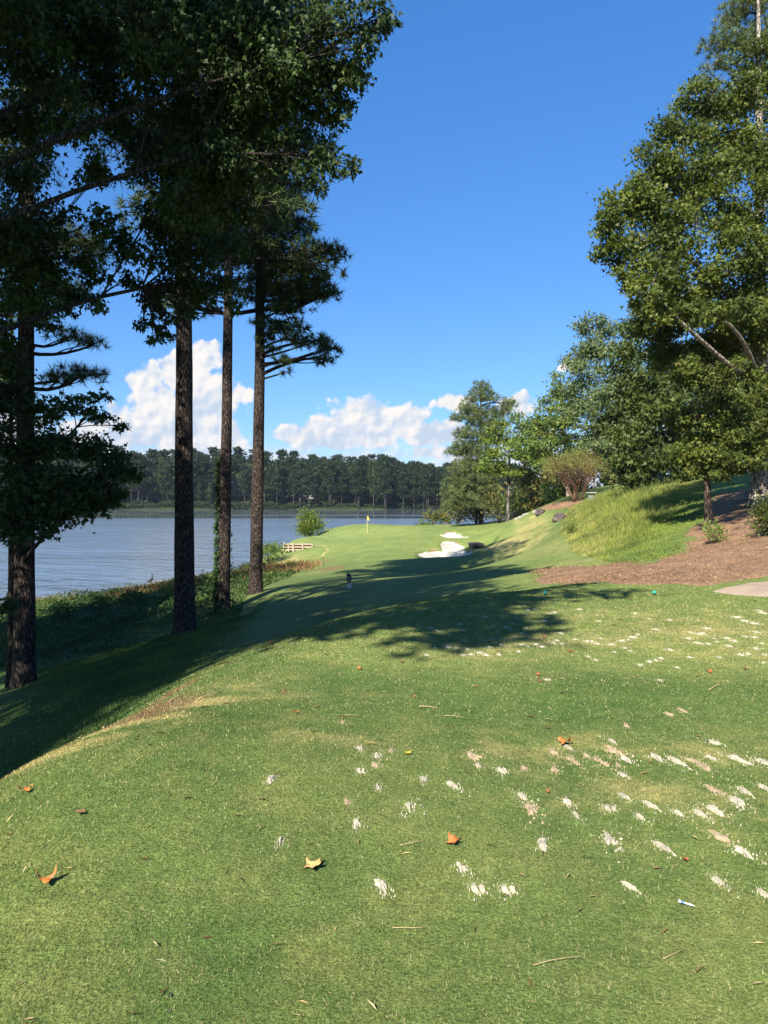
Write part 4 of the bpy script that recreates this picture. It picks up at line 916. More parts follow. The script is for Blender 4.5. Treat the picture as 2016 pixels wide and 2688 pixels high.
for (u, v, lab) in [(1880, 1430, 'weed clump on the mulch below the maple trunk'), (1500, 1405, 'broad-leaved weed in the tall grass, left edge of the bank')]:
    x, y, z = GH(u, v); shrub('weed', lab, (x, y, Hs(x, y)), (.35, .35, .4), .11, 'hickory_leaf', cat='plant', stem=True)
for k, (u, Y) in enumerate([(1640, 88), (1720, 80), (1790, 72), (1860, 66), (1930, 62), (2000, 58), (2080, 60), (1560, 104)]):
    b = at(u, Y); hh = 12 + 3 * rng.random()
    leafy_tree('backing_tree', 'leafy tree deep in the wood behind the right-hand trees', b, b + np.array([0, 0, hh]), .2, ball(b[0], b[1], b[2] + hh * .55, 12, 2.8, hh * .42, 1.8), .55, 'grey_leaf' if k % 2 else 'oak_leaf', 'pale_bark', 'trees deep in the wood on the right', dens=30, tips_k=2, lowest=.05)

# ---- ivy on the third trunk
n = 2600; tt = rng.random(n) ** 1.6; z = pc[2] + tt * 6.5; q = math.pi + rng.normal(size=n) * (.9 - .4 * tt) - .5
rad = .31 + .05 * rng.random(n) + .35 * np.exp(-tt * 16) * rng.random(n)
cx = along(pc, P(606, -620, 32), 0)[0]
ax = pc[0] + (z - pc[2]) / (P(606, -620, 32)[2] - pc[2]) * (P(606, -620, 32)[0] - pc[0]) + .1 * np.sin(math.pi * (z - pc[2]) / 33)
pos = np.c_[ax + np.cos(q) * rad, 32 + np.sin(q) * rad, z]
iv = scatter('ivy', pos, rand_dir(n) + np.c_[np.cos(q), np.sin(q), np.zeros(n) - .6], np.c_[np.cos(q), np.sin(q), np.full(n, .3)] + rand_dir(n) * .4, .13 + .06 * rng.random(n), .12, OVAL)
tag(link('ivy', iv, None, M['ivy_leaf']), 'ivy climbing the slender third pine trunk', 'ivy')

# ------------------------------------------------------------------ far wood across the lake
def far_variant(kind, seed):
    global rng
    keep = rng; rng = np.random.default_rng(seed)
    h = 24 + 5 * rng.random(); tr = MB()
    top = np.array([rng.normal() * .5, rng.normal() * .5, h])
    tr.tube([(0, 0, -.5), (top[0] * .4, top[1] * .4, h * .5), top * .97], [.26, .2, .06], 6)
    P_ = []
    if kind == 'pine':
        for k in range(44):
            f = rng.random() ** .9; z = h * (0.34 + .66 * f); rr = (1 - f ** 2.4) * 3.7 + .6
            q = rng.random() * 6.28; c = np.array([math.cos(q) * rr * rng.random(), math.sin(q) * rr * rng.random(), z])
            tr.tube([along((0, 0, 0), top, z - .6), c], [.06, .03], 3, False)
            P_.append(c + rng.normal(size=(26, 3)) * np.array([.85, .85, .45]))
    else:
        for k in range(48):
            g = rand_dir(1)[0] * rng.random() ** .4; c = np.array([g[0] * 4.2, g[1] * 4.2, h * .55 + g[2] * h * .42])
            tr.tube([along((0, 0, 0), top, c[2] - 1.2), c], [.07, .03], 3, False)
            P_.append(c + rng.normal(size=(24, 3)) * np.array([.85, .85, .7]))
    P_ = np.concatenate(P_); n = len(P_)
    cr = scatter('far_crown', P_, rand_dir(n), rand_dir(n) + np.array([0, 0, .8]), .85 + .5 * rng.random(n), .75, CLUMP)
    me = bpy.data.meshes.new('far_trunk'); me.from_pydata([tuple(map(float, q)) for q in tr.v], [], tr.f); me.polygons.foreach_set('use_smooth', np.ones(len(me.polygons), dtype=bool)); me.update()
    me.materials.append(M['far_bark']); cr.materials.append(M['far_leaf' if kind == 'pine' else 'far_leaf_warm'])
    rng = keep
    return me, cr
variants = [far_variant('pine', 100 + k) for k in range(6)] + [far_variant('hardwood', 200 + k) for k in range(3)]
keep_out = [(P(805, 1300, 445)[0], 445, 5.0, 7), (P(630, 1285, 452)[0], 452, 4.5, 7)]
cnt = 0
for row_i, (dy, step) in enumerate([(3, 5.6), (9, 5.4), (17, 5.4), (27, 6), (40, 6.2), (56, 6.5)]):
    x = -225.0
    while x < 72:
        xx = x + rng.normal() * 1.5; yy = 413 + dy + rng.normal() * 2.5
        x += step * (.75 + .5 * rng.random())
        if any(abs(xx - a) < rx and yy < b + ry and not (row_i == 0 and rng.random() < .5) for (a, b, rx, ry) in keep_out): continue
        k = rng.integers(0, 6) if rng.random() < .74 else rng.integers(6, 9)
        me, cr = variants[k]
        sc = .84 + .26 * rng.random() if not (row_i < 2 and rng.random() < .28) else .42 + .2 * rng.random(); sc *= np.interp(xx, [-225, -100, 0, 40, 72], [1.0, .97, .90, .78, .76])
        pine = k < 6
        e = empty('far_pine' if pine else 'far_hardwood', (xx, yy, float(HF(np.array([xx]), np.array([yy]))[0])), rng.random() * 6.28,
                  'tall dark pine in the wood across the lake' if pine else 'rounded leafy tree in the wood across the lake', 'tree', 'pines of the far wood' if pine else 'leafy trees of the far wood')
        e.scale = (sc * (.95 + .3 * rng.random() + .06 * row_i),) * 2 + (sc,)
        o = bpy.data.objects.new('trunk', me); C.objects.link(o); o.parent = e
        o = bpy.data.objects.new('crown', cr); C.objects.link(o); o.parent = e
        cnt += 1
print('far trees', cnt)
# undergrowth along the far shore, one mass
n = 15000; x = -240 + 330 * rng.random(n); base_y = 413 + 6 * np.sin(x * 0.021 + 1.0) + rng.random(n) * 10
lump = 1.1 + 1.0 * np.sin(x * .13) * np.sin(x * .041 + 2) + .9 * np.sin(x * .37); lump = np.clip(lump + .6, .8, 4)
z = HF(x, base_y) + rng.random(n) * lump
pos = np.c_[x, base_y, z]
tag(link('shore_undergrowth', scatter('shore_undergrowth', pos, rand_dir(n), rand_dir(n) + np.array([0, -.4, .6]), .95 + .6 * rng.random(n), .85, CLUMP), None, M['far_leaf']), 'low bushes along the far shore of the lake', 'undergrowth', None, 'stuff')
n = 15000; x = -240 + 330 * rng.random(n); y = 478 + 10 * rng.random(n); z = HF(x, y) + rng.random(n) ** .7 * (20.5 + 1.2 * np.sin(x * .11) + 1.0 * np.sin(x * .31 + 1)) * np.interp(x, [-225, 0, 40, 72], [1, .95, .8, .78])
tag(link('deep_wood', scatter('deep_wood', np.c_[x, y, z], rand_dir(n), rand_dir(n) + np.array([0, -.3, .8]), 2.2 + 1.1 * rng.random(n), 2.0, CLUMP), None, M['far_leaf']), 'depth of the wood behind the front trees across the lake', 'wood', None, 'stuff')
# two houses in the far wood
def far_house(label, u, v0, Y, wdt, rz, storeys=2):
    b = P(u, v0, Y); e = empty('lake_house', b, rz, label, 'house')
    w2, dp = wdt, 8.0
    MB().box((0, 0, 1.4), (w2, dp, 2.8)).build('lower_wall', M['house_stone'], e)
    MB().box((0, 0.2, 4.4), (w2 - .3, dp - .4, 3.2)).build('wall', M['house_wall'], e)
    rf = MB(); hw, hd = w2 / 2 + .5, dp / 2 + .6
    rf.add([(-hw, -hd, 5.9), (hw, -hd, 5.9), (hw, hd, 5.9), (-hw, hd, 5.9), (-hw, 0, 8.4), (hw, 0, 8.4), (-hw, -hd, 5.7), (hw, -hd, 5.7), (hw, hd, 5.7), (-hw, hd, 5.7)],
           [(0, 1, 5, 4), (2, 3, 4, 5), (0, 4, 3), (1, 2, 5), (6, 9, 8, 7), (0, 6, 7, 1), (1, 7, 8, 2), (2, 8, 9, 3), (3, 9, 6, 0)])
    r_ = rf.build('roof', M['house_roof'], e); MB().box((w2 * .28, .8, 8.3), (.9, .9, 2.2)).build('chimney', M['house_stone'], r_)
    k = int(wdt // 2.4)
    for i in range(k):
        xw = -w2 / 2 + (i + .5) * w2 / k
        f_ = MB().box((xw, -dp / 2 + .38, 4.6), (1.2, .12, 1.7)).build('window', M['house_wall'], e)
        MB().box((xw, -dp / 2 + .30, 4.6), (.98, .06, 1.45)).build('pane', M['window_glass'], f_)
        f_ = MB().box((xw, -dp / 2 - .03, 1.3), (1.5, .12, 2.0)).build('door' if i == k // 2 else 'window', M['house_dark'], e)
        MB().box((xw, -dp / 2 - .11, 1.3), (1.2, .06, 1.7)).build('pane', M['window_glass'], f_)
    dk = MB().box((0, -dp / 2 - 1.6, 2.75), (w2 + .6, 3.0, .22)).build('deck', M['house_dark'], e)
    for i in range(4): MB().box((-w2 / 2 + i * w2 / 3, -dp / 2 - 2.8, 1.1), (.2, .2, 3.2)).build('post', M['house_dark'], dk)
    MB().box((0, -dp / 2 - 3.0, 3.7), (w2 + .6, .08, .1)).build('rail', M['house_dark'], dk)
far_house('white and grey lake house with dark roof among the far pines', 805, 1322, 444, 9.5, R(8))
far_house('pale lake house half hidden between the two slender pine trunks', 628, 1302, 452, 9.0, R(-12))
rng = np.random.default_rng(77)
# ------------------------------------------------------------------ ground plants (masses nobody could count)
def rand_in(poly, n, ymin=None):
    p = np.array(poly); lo, hi = p.min(0), p.max(0); o = []
    while sum(map(len, o)) < n:
        x = lo[0] + (hi[0] - lo[0]) * rng.random(n * 2); y = lo[1] + (hi[1] - lo[1]) * rng.random(n * 2)
        k = sdf(p, x, y) > 0; o.append(np.c_[x[k], y[k]])
    return np.concatenate(o)[:n]
def lumps(x, y):
    a = np.sin(x * .9 + 1.7 * np.sin(y * .41)) * np.sin(y * .63 + 1.1 * np.sin(x * .37)) + .6 * np.sin(x * 2.1 + y * 1.3) * np.sin(y * 1.9 - x * .6)
    return a
# ground cover on the bank
near_cover = [q for q in cover]
pc_ = rand_in(near_cover, 280000)
vis = (np.abs(pc_[:, 0] / np.maximum(pc_[:, 1], 1)) < .62) & (pc_[:, 1] > 13)
pc_ = pc_[vis]
keep = rng.random(len(pc_)) < np.clip((34.0 / pc_[:, 1]) ** 2, .12, 1); pc_ = pc_[keep]
zz = H(pc_[:, 0], pc_[:, 1]); ok = zz > -6.05; pc_ = pc_[ok]; zz = zz[ok]
dd = sdf(cover, pc_[:, 0], pc_[:, 1])
hgt = (np.clip(.28 + .34 * lumps(pc_[:, 0] * .8, pc_[:, 1] * .7) + .16 * lumps(pc_[:, 0] * 2.3, pc_[:, 1] * 2.1), .05, 1.0)) * sstep(0, .8, dd) + .03
sh = sstep(-5.2, -5.9, zz)
n = len(pc_); print('cover', n)
pos = np.c_[pc_, zz + hgt * (rng.random(n) ** .5)]
L = (.055 + .05 * rng.random(n)) * np.clip(pc_[:, 1] / 22, .9, 2.2)
lo_part = rng.random(n) > sh * .0
tag(link('bank_ground_cover', scatter('bank_ground_cover', pos, rand_dir(n) + np.array([0, 0, .3]), rand_dir(n) * .7 + np.array([0, 0, 1.0]), L, L * .9, OVAL, np.clip(.3 + .35 * lumps(pc_[:, 0] * .6, pc_[:, 1] * .5) + .35 * rng.normal(size=n) * .6, 0, 1)), None, M['cover_leaf']), 'dark leafy vines and weeds covering the lake bank', 'ground cover', None, 'stuff')
# reeds and dry brush along the water
def tufts(name, label, cat, pts, lean, length, width, mat, per, spread, tpl=BLADE, rn=None):
    n0 = len(pts); q = np.repeat(pts, per, 0) + rng.normal(size=(n0 * per, 2)) * spread
    z = H(q[:, 0], q[:, 1]); k = z > -6.25; q = q[k]; z = np.maximum(z[k], -6.1); n = len(q)
    d = rand_dir(n) * lean + np.array([0, 0, 1.0])
    Ls = length * (.5 + .8 * rng.random(n)); nr = rand_dir(n); nr[:, 2] *= .3
    return tag(link(name, scatter(name, np.c_[q, z - .03], d, nr, Ls, width * (.7 + .6 * rng.random(n)), tpl, rn(q) if rn else None), None, M[mat]), label, cat, None, 'stuff')
shore_line = np.array([(-40, 46.5), (-33, 48), (-26, 52.5), (-20.5, 59.5), (-15.3, 72.5), (-15, 82)])
def near_line(line, n, sp):
    s = np.linalg.norm(np.diff(line, axis=0), axis=1); c = np.r_[0, np.cumsum(s)] ; tq = rng.random(n) * c[-1]
    return np.c_[np.interp(tq, c, line[:, 0]), np.interp(tq, c, line[:, 1])] + rng.normal(size=(n, 2)) * sp
tufts('shore_reeds', 'yellow-green reeds along the near water edge', 'reeds', near_line(shore_line, 800, 1.1), .9, .62, .05, 'reed', 9, .3)
bz = GP([(735, 1490), (700, 1505), (650, 1515), (600, 1525), (560, 1530), (520, 1540), (490, 1545), (440, 1545), (400, 1553)])
tufts('dry_brush', 'rust-brown dead fern brush on the sunlit bank by the water', 'brush', near_line(np.array(bz), 1700, 1.6), 1.7, .62, .06, 'bracken', 9, .45)
for k, (u, v, r_, lm_) in enumerate([(655, 1503, .8, 'lime_leaf'), (560, 1545, .9, 'hickory_leaf'), (450, 1572, .8, 'hickory_leaf'), (345, 1590, .9, 'cover_leaf'), (270, 1600, .8, 'hickory_leaf'), (160, 1625, 1.0, 'cover_leaf'), (765, 1497, .6, 'lime_leaf'), (420, 1548, .5, 'lime_leaf')]):
    x, y, z = GH(u, v)
    shrub('bank_bush', ['lime-green bush on the bank just left of the leaning pine', 'low green bush on the bank behind the ivy-clad pine', 'low green bush on the bank left of the thickest pine trunk', 'dark low bush at the water edge below the heron', 'green bush at the water edge left of the heron', 'dark bush at the water edge right of the leftmost pine', 'small lime bush right of the leaning pine', 'small lime bush beside the heron'][k], (x, y, max(Hs(x, y), -6)), (r_, r_, r_ * .65), .13 if y < 45 else .16, lm_)
# rough grass on the shaded slope
rough_poly = GP([(0, 1775), (136, 1746), (304, 1706), (430, 1660), (515, 1646), (624, 1622), (660, 1590)]) + [(-5.0, 34), (-3.6, 24), (-2.6, 15), (-2.4, 11), (-2.3, 8), (-2.6, 6), (-3.2, 4.5), (-4.5, 7), (-6, 12)]
q = rand_in(rough_poly, 120000); q = q[rng.random(len(q)) < sstep(0, 2.2, sdf(rough_poly, q[:, 0], q[:, 1]))]; n = len(q); z = H(q[:, 0], q[:, 1])
sz = np.clip(q[:, 1] / 12, .7, 2)
tag(link('slope_grass', scatter('slope_grass', np.c_[q, z - .01], rand_dir(n) * .7 + np.array([0, 0, .9]), rand_dir(n), .07 + .05 * rng.random(n), .009 * sz, SPIKE), None, M['rough_grass']), 'longer dark grass on the shaded slope below the tee', 'grass', None, 'stuff')
# tall meadow on the right bank
q = rand_in(meadow, 120000); d = sdf(meadow, q[:, 0], q[:, 1]); z = H(q[:, 0], q[:, 1]); n = len(q)
# tall and seeding on the left and upper side, mown shorter below the maple
hx = sstep(-1.0, 3.0, q[:, 1] - (26 + 1.4 * (q[:, 0] - 7.5)) * 1.0)
clump = .5 + .5 * np.sin(q[:, 0] * 3.1 + 2 * np.sin(q[:, 1] * 1.7)) * np.sin(q[:, 1] * 2.3 + 1.5 * np.sin(q[:, 0] * 1.9))
left_e = sstep(0, 3.2, d)
tall = np.clip(.10 + .40 * hx * np.clip(.75 + .5 * lumps(q[:, 0] * 1.2, q[:, 1] * .8) + .5 * clump, .25, 1.5),   .07, .7) * (.25 + .75 * left_e)
pos = np.c_[q, z - .02]
col = np.clip(.18 + .34 * hx + .25 * (clump - .5) + .22 * rng.normal(size=n) + .25 * (1 - left_e), 0, 1)
tag(link('tall_grass', scatter('tall_grass', pos, rand_dir(n) * .55 + np.array([.05, 0, 1]), rand_dir(n) * np.array([1, 1, .3]), tall * (.35 + .75 * rng.random(n) + .9 * (rng.random(n) < .03)) + .05, .022 + .016 * rng.random(n), SPIKE, col), None, M['meadow_grass']), 'tall yellow-green grass on the bank left of the maple', 'grass', None, 'stuff')
q = rand_in(meadow, 9000); hx2 = sstep(-1.0, 3.0, q[:, 1] - (26 + 1.4 * (q[:, 0] - 7.5))); k = np.sin(q[:, 0] * 2.2 + 1.3 * np.sin(q[:, 1] * 1.1)) * np.sin(q[:, 1] * 1.6) > .05; q, hx2 = q[k], hx2[k]; n = len(q)
tag(link('meadow_weeds', scatter('meadow_weeds', np.c_[q, H(q[:, 0], q[:, 1]) + (.06 + .55 * hx2) * rng.random(n) ** .6 + .03], rand_dir(n) + np.array([0, 0, .7]), rand_dir(n) + np.array([0, 0, .6]), .07 + .09 * rng.random(n), .06, OVAL), None, M['lime_leaf']), 'broad-leaved weeds mixed into the tall grass bank', 'weeds', None, 'stuff')
# chips and dead leaves on the mulch
q = np.r_[rand_in(mulch, 60000), rand_in(mound, 1500)]; q = q[(q[:, 0] / q[:, 1] < .56)]; n = len(q)
tag(link('mulch_chips', scatter('mulch_chips', np.c_[q, H(q[:, 0], q[:, 1]) + .045 + .03 * rng.random(n)], rand_dir(n) * np.array([1, 1, .35]), rand_dir(n) * .6 + np.array([0, 0, 1]), .025 + .04 * rng.random(n) + .05 * (rng.random(n) < .05), .028, OVAL, rng.random(n) ** 1.1), None, M['mulch_chip']), 'brown bark chips and dead leaves on the mulch bed', 'mulch', None, 'stuff')

# ------------------------------------------------------------------ sand-filled divots in the tee (pieces of the ground)
def c8(x, y): return (1000 + .6124 * x, 1500 + .6124 * y)
def c7(x, y): return (700 + .422 * x, 1800 + .422 * y)
near_div = [(*c8(x, y), L * .6124, k) for (x, y, L, k) in [(395, 800, 78, 1), (415, 845, 45, 0), (510, 865, 52, 0), (180, 900, 48, 0), (305, 920, 60, 0), (603, 965, 60, 0), (640, 1030, 100, 1), (120, 1025, 72, 0), (735, 780, 70, 1), (740, 850, 62, 1), (825, 825, 66, 1), (880, 800, 40, 1), (945, 820, 72, 1), (1000, 775, 75, 1), (1050, 810, 60, 0), (1015, 845, 50, 1), (1035, 882, 45, 0),
      (1180, 810, 78, 0), (1265, 825, 85, 0), (1340, 815, 60, 1), (1385, 845, 85, 1), (1420, 815, 55, 0), (1525, 805, 82, 0), (1430, 738, 52, 0), (990, 735, 40, 0), (1430, 945, 66, 1), (1530, 1000, 95, 0), (1555, 950, 66, 0), (1635, 830, 66, 0), (1430, 1030, 88, 0), (1370, 1050, 66, 0), (1150, 1012, 60, 0), (800, 995, 56, 0), (835, 1055, 44, 0), (970, 1015, 54, 0), (1040, 970, 38, 0),
      (690, 1185, 75, 0), (980, 1165, 95, 0), (1200, 1195, 72, 0), (1450, 1145, 95, 1), (1550, 1210, 90, 0), (345, 1290, 66, 0), (400, 1375, 74, 0), (530, 1365, 66, 0), (0, 1370, 90, 0), (1060, 1365, 44, 0), (1445, 1340, 46, 0), (1640, 1385, 52, 0), (1640, 940, 44, 0), (1235, 615, 40, 1), (1295, 600, 40, 1), (1050, 665, 56, 1), (1275, 1045, 38, 0), (1110, 1065, 50, 0), (45, 780, 44, 1), (610, 845, 44, 1), (800, 765, 30, 0)]]
near_div += [(*c7(x, y), L * .422, k) for (x, y, L, k) in [(25, 595, 75, 0), (575, 400, 60, 0), (685, 455, 70, 0), (670, 515, 70, 1), (575, 530, 62, 0), (690, 635, 66, 0), (85, 970, 80, 0), (555, 860, 100, 0), (470, 240, 52, 1), (500, 745, 66, 1)]]
far_div = [(*c8(x, y), L * .6124, 0) for (x, y, L) in [(230, 330, 30), (285, 327, 55), (325, 330, 30), (385, 358, 36), (465, 327, 36), (515, 318, 36), (600, 318, 46), (590, 345, 36), (630, 325, 30), (685, 325, 40), (740, 310, 46), (755, 300, 40), (835, 295, 40), (885, 303, 60), (925, 312, 60), (985, 315, 36), (940, 290, 30), (1030, 300, 44), (1045, 333, 36), (920, 382, 36), (890, 370, 30), (700, 215, 60), (850, 165, 36), (725, 183, 36), (745, 178, 30), (660, 165, 36), (630, 170, 30),
      (1320, 290, 44), (1430, 290, 40), (1480, 290, 56), (1510, 300, 50), (1560, 280, 40), (1600, 285, 40), (1560, 213, 60), (1600, 225, 60), (1640, 180, 80), (1620, 170, 50), (1150, 390, 36), (1110, 405, 36), (1270, 415, 36), (1180, 385, 36), (1320, 370, 36), (1400, 315, 36), (1090, 180, 30), (1240, 210, 36), (195, 360, 24), (440, 300, 30), (505, 358, 30), (1640, 395, 30), (290, 275, 30), (335, 228, 36), (380, 228, 30), (500, 262, 30), (560, 250, 36), (620, 245, 30), (1195, 472, 30), (710, 470, 30), (200, 247, 24), (1690, 300, 50), (1000, 350, 30), (1070, 345, 30)]]
for k in range(42):
    r0_ = rng.integers(0, 4); far_div.append((1130 + 880 * rng.random(), [1625, 1660, 1690, 1715][r0_] + rng.normal() * 8, 16 + 18 * rng.random(), 0))
divots = []
def divot_mesh(seed, asp):
    r = np.random.default_rng(seed); V = []; Fs = []
    for c_ in range(int(r.integers(1, 4))):
        m = 18; ca, cb = r.normal() * .12 * (c_ > 0), r.normal() * .07 * (c_ > 0); la = (.30 if c_ == 0 else .16) * (.8 + .4 * r.random()); lb = la * (.30 + .35 * r.random()); bi = len(V); ph = r.random(3) * 6
        V.append((ca, cb, .012))
        for rg, zz in ((.55, .011), (1.0, -.004)):
            for q in range(m):
                a = 6.283 * q / m; rr = rg * (.75 + .2 * math.sin(3 * a + ph[0]) + .14 * math.sin(7 * a + ph[1]) + .75 * (r.random() - .5) * (rg == 1)); V.append((ca + la * rr * math.cos(a), cb + lb * rr * math.sin(a), zz + .003 * r.random()))
        Fs += [(bi, bi + 1 + q, bi + 1 + (q + 1) % m) for q in range(m)] + [(bi + 1 + q, bi + 1 + m + q, bi + 1 + m + (q + 1) % m, bi + 1 + (q + 1) % m) for q in range(m)]
    for k in range(int(r.integers(30, 70))):
        a = r.normal() * .26; b = r.normal() * .17; sz = .028 * (.4 + .9 * r.random()); m = 4; bi = len(V); z = .006 + .005 * r.random()
        for q in range(m):
            an = 6.283 * q / m; rr = sz * (.6 + .7 * r.random()); V.append((a + rr * math.cos(an), b + rr * math.sin(an), -.003))
        V.append((a, b, z)); Fs += [(bi + q, bi + (q + 1) % m, bi + m) for q in range(m)]
    return V, Fs
dm = {}
for k in (0, 1):
    for s in range(12):
        V_, F_ = divot_mesh(900 + s + 20 * k, 1.0); me = bpy.data.meshes.new('sand_patch'); me.from_pydata(V_, [], F_); me.update(); me.materials.append(M['sand_tan' if k else 'sand_white']); dm[(k, s)] = me
for (u, v, L, k) in near_div + far_div:
    x, y, z = GH(u, v); ln = max(.13, min(.30, 2.3 * L * y / F)) if v > 1800 else max(.08, min(.22, 1.15 * L * y / F))
    ang = math.atan2(-.98, .17) + rng.normal() * .16
    o = bpy.data.objects.new('sand_patch', dm[(k, int(rng.integers(0, 12)))]); C.objects.link(o); o.parent = ground
    o.location = (x, y, Hs(x, y)); o.rotation_euler = (0, 0, ang); o.scale = (ln * 1.15, ln * ((.6 if v > 1800 else 1.1) + .4 * rng.random()), 1.0)
    divots.append((x, y, ln, ang))
dva = np.array(divots)

# ------------------------------------------------------------------ mown grass blades on the tee, thinning out with distance
n = 400000
yy = 1.75 * (15.5 / 1.75) ** rng.random(n); xx = (rng.random(n) * 2 - 1) * .56 * yy
xx = np.where(rng.random(n) < .0, xx, xx)
keep = np.ones(n, bool)
for (a, b, ln, an) in dva:
    k = np.where((np.abs(xx - a) < ln) & (np.abs(yy - b) < ln))[0]
    if len(k):
        px = (xx[k] - a) * math.cos(an) + (yy[k] - b) * math.sin(an); py = -(xx[k] - a) * math.sin(an) + (yy[k] - b) * math.cos(an)
        e = (px / (ln * .42)) ** 2 + (py / (ln * .19)) ** 2
        keep[k] &= ~((e < 1.2) & (rng.random(len(k)) < 1.04 - .42 * e))
xx, yy = xx[keep], yy[keep]
inpath = sdf(path_poly, xx, yy) > -.02; inm = sdf(mulch, xx, yy) > 0
k = ~(inpath | inm); xx, yy = xx[k], yy[k]
z = H(xx, yy); n = len(xx)
at_ = zone_attrs(xx, yy)
hb = (.011 + .009 * rng.random(n)) * (1 + .5 * at_['rough']) * np.clip(yy / 6, 1, 1.5)
wb = .0025 * np.clip(yy / 2.6, .8, 6) * (.7 + .6 * rng.random(n))
print('blades', n)
tag(link('lawn_grass', scatter('lawn_grass', np.c_[xx, yy, z - .002], rand_dir(n) * .9 + np.array([.0, 0, .8]), rand_dir(n), hb, wb, SPIKE, None, at_), None, M['grass_blade']), 'short mown grass of the tee', 'grass', None, 'stuff')

# bits of straw, clippings and torn leaf lying in the turf
n = 2600; yd = 2.0 * (12 / 2.0) ** rng.random(n); xd = (rng.random(n) * 2 - 1) * .54 * yd; k = (xd > -2.2) & (sdf(path_poly, xd, yd) < 0) & (sdf(mulch, xd, yd) < 0); xd, yd = xd[k], yd[k]; n = len(xd)
Ld = (.008 + .016 * rng.random(n) + .05 * (rng.random(n) < .06)) * np.clip(yd / 4, .8, 2)
tag(link('turf_litter', scatter('turf_litter', np.c_[xd, yd, H(xd, yd) + .013], rand_dir(n) * np.array([1, 1, .2]), rand_dir(n) * .5 + np.array([0, 0, 1]), Ld, Ld * .22 + .0015, OVAL), None, M['litter']), 'clippings, straw and leaf scraps lying in the tee turf', 'litter', None, 'stuff')
# chips strayed over the mulch edge
q = np.c_[3 + 20 * rng.random(9000), 12 + 20 * rng.random(9000)]; dq = sdf(mulch, q[:, 0], q[:, 1]); q = q[(dq < 0) & (dq > -.7) & (rng.random(9000) < np.exp(dq * 5)) & (sdf(path_poly, q[:, 0], q[:, 1]) < -.02)]; n = len(q)
tag(link('stray_chips', scatter('stray_chips', np.c_[q, H(q[:, 0], q[:, 1]) + .015], rand_dir(n) * np.array([1, 1, .3]), rand_dir(n) * .6 + np.array([0, 0, 1]), .03 + .04 * rng.random(n), .03, OVAL), None, M['mulch_chip']), 'loose bark chips strayed onto the grass beside the mulch', 'mulch', None, 'stuff')
# ------------------------------------------------------------------ things
# flagstick
fx_, fy_, fz_ = GH(964, 1400); e = empty('flagstick', (fx_, fy_, Hs(fx_, fy_)), 0, 'yellow flag on a tall pin in the green', 'flag')
MB().tube([(0, 0, -.1), (0, 0, 2.2)], [.03, .024], 8).build('pole', M['stick_yellow'], e)
fl = MB(); Vf = []
for i in range(6):
    for j in range(5):
        s = i / 5; Vf.append((.03 + .2 * s, .05 * math.sin(s * 5) * s, 2.18 - .46 * j / 4 * (1 - .25 * s) - .30 * s * s))
fl.add(Vf, [(i * 5 + j, i * 5 + j + 1, i * 5 + j + 6, i * 5 + j + 5) for i in range(5) for j in range(4)]); fl.build('flag_cloth', M['flag_yellow'], e, True)
# sign with two white bottles
sx, sy, sz_ = GH(916, 1545); e = empty('tee_sign', (sx, sy, Hs(sx, sy)), R(4), 'small black sign with white lettering above two white sand bottles', 'sign')
k = sy / F
hsc = 40 * k
MB().box((0, 0, hsc * .30), (.025, .02, hsc * .64)).build('stake', M['metal_black'], e)
pl = MB(); w_ = 6.2 * k
out_ = [(-w_, hsc * .46), (w_, hsc * .46), (w_, hsc * .86), (w_ * .9, hsc * .97), (w_ * .45, hsc * .93), (0, hsc * .99), (-w_ * .5, hsc * 1.0), (-w_, hsc * .98)]
m_ = len(out_); pl.add([(x, -.03, z) for x, z in out_] + [(x, -.005, z) for x, z in out_], [tuple(range(m_)), tuple(range(2 * m_ - 1, m_ - 1, -1))] + [(i, i + m_, (i + 1) % m_ + m_, (i + 1) % m_) for i in range(m_)])
pnl = pl.build('panel', M['sign_black'], e)
for r_, zc in enumerate((.80, .69, .57)):
    ltr = MB(); xx_ = -w_ * .72
    for c_ in range(5 if r_ != 1 else 6):
        wl = w_ * (.18 if r_ != 1 else .17); hh_ = hsc * .055
        ltr.box((xx_ + wl / 2, -.035, hsc * zc), (wl * .35, .006, hh_)); ltr.box((xx_ + wl / 2 + wl * .2, -.035, hsc * (zc + .018 * (1 if c_ % 2 else -1))), (wl * .5, .0055, hh_ * .3)); xx_ += w_ * (.285 if r_ != 1 else .24)
    ltr.build('lettering', M['white_print'], pnl)
for s in (-1, 1):
    bx = .9 * k + s * 2.6 * k; rb = 2.5 * k
    MB().tube([(bx, -.09, z_) for z_ in (0.0, .02 * hsc, .10 * hsc, .17 * hsc, .24 * hsc, .28 * hsc, .34 * hsc, .36 * hsc)], [rb * .55, rb * .75, rb, rb * .98, rb * .6, rb * .42, rb * .5, rb * .4], 12).build('bottle', M['bottle_white'], e, True)
MB().box((.9 * k, -.045, .12 * hsc), (8 * k, .02, .03 * hsc)).build('bottle_rack', M['metal_black'], e)
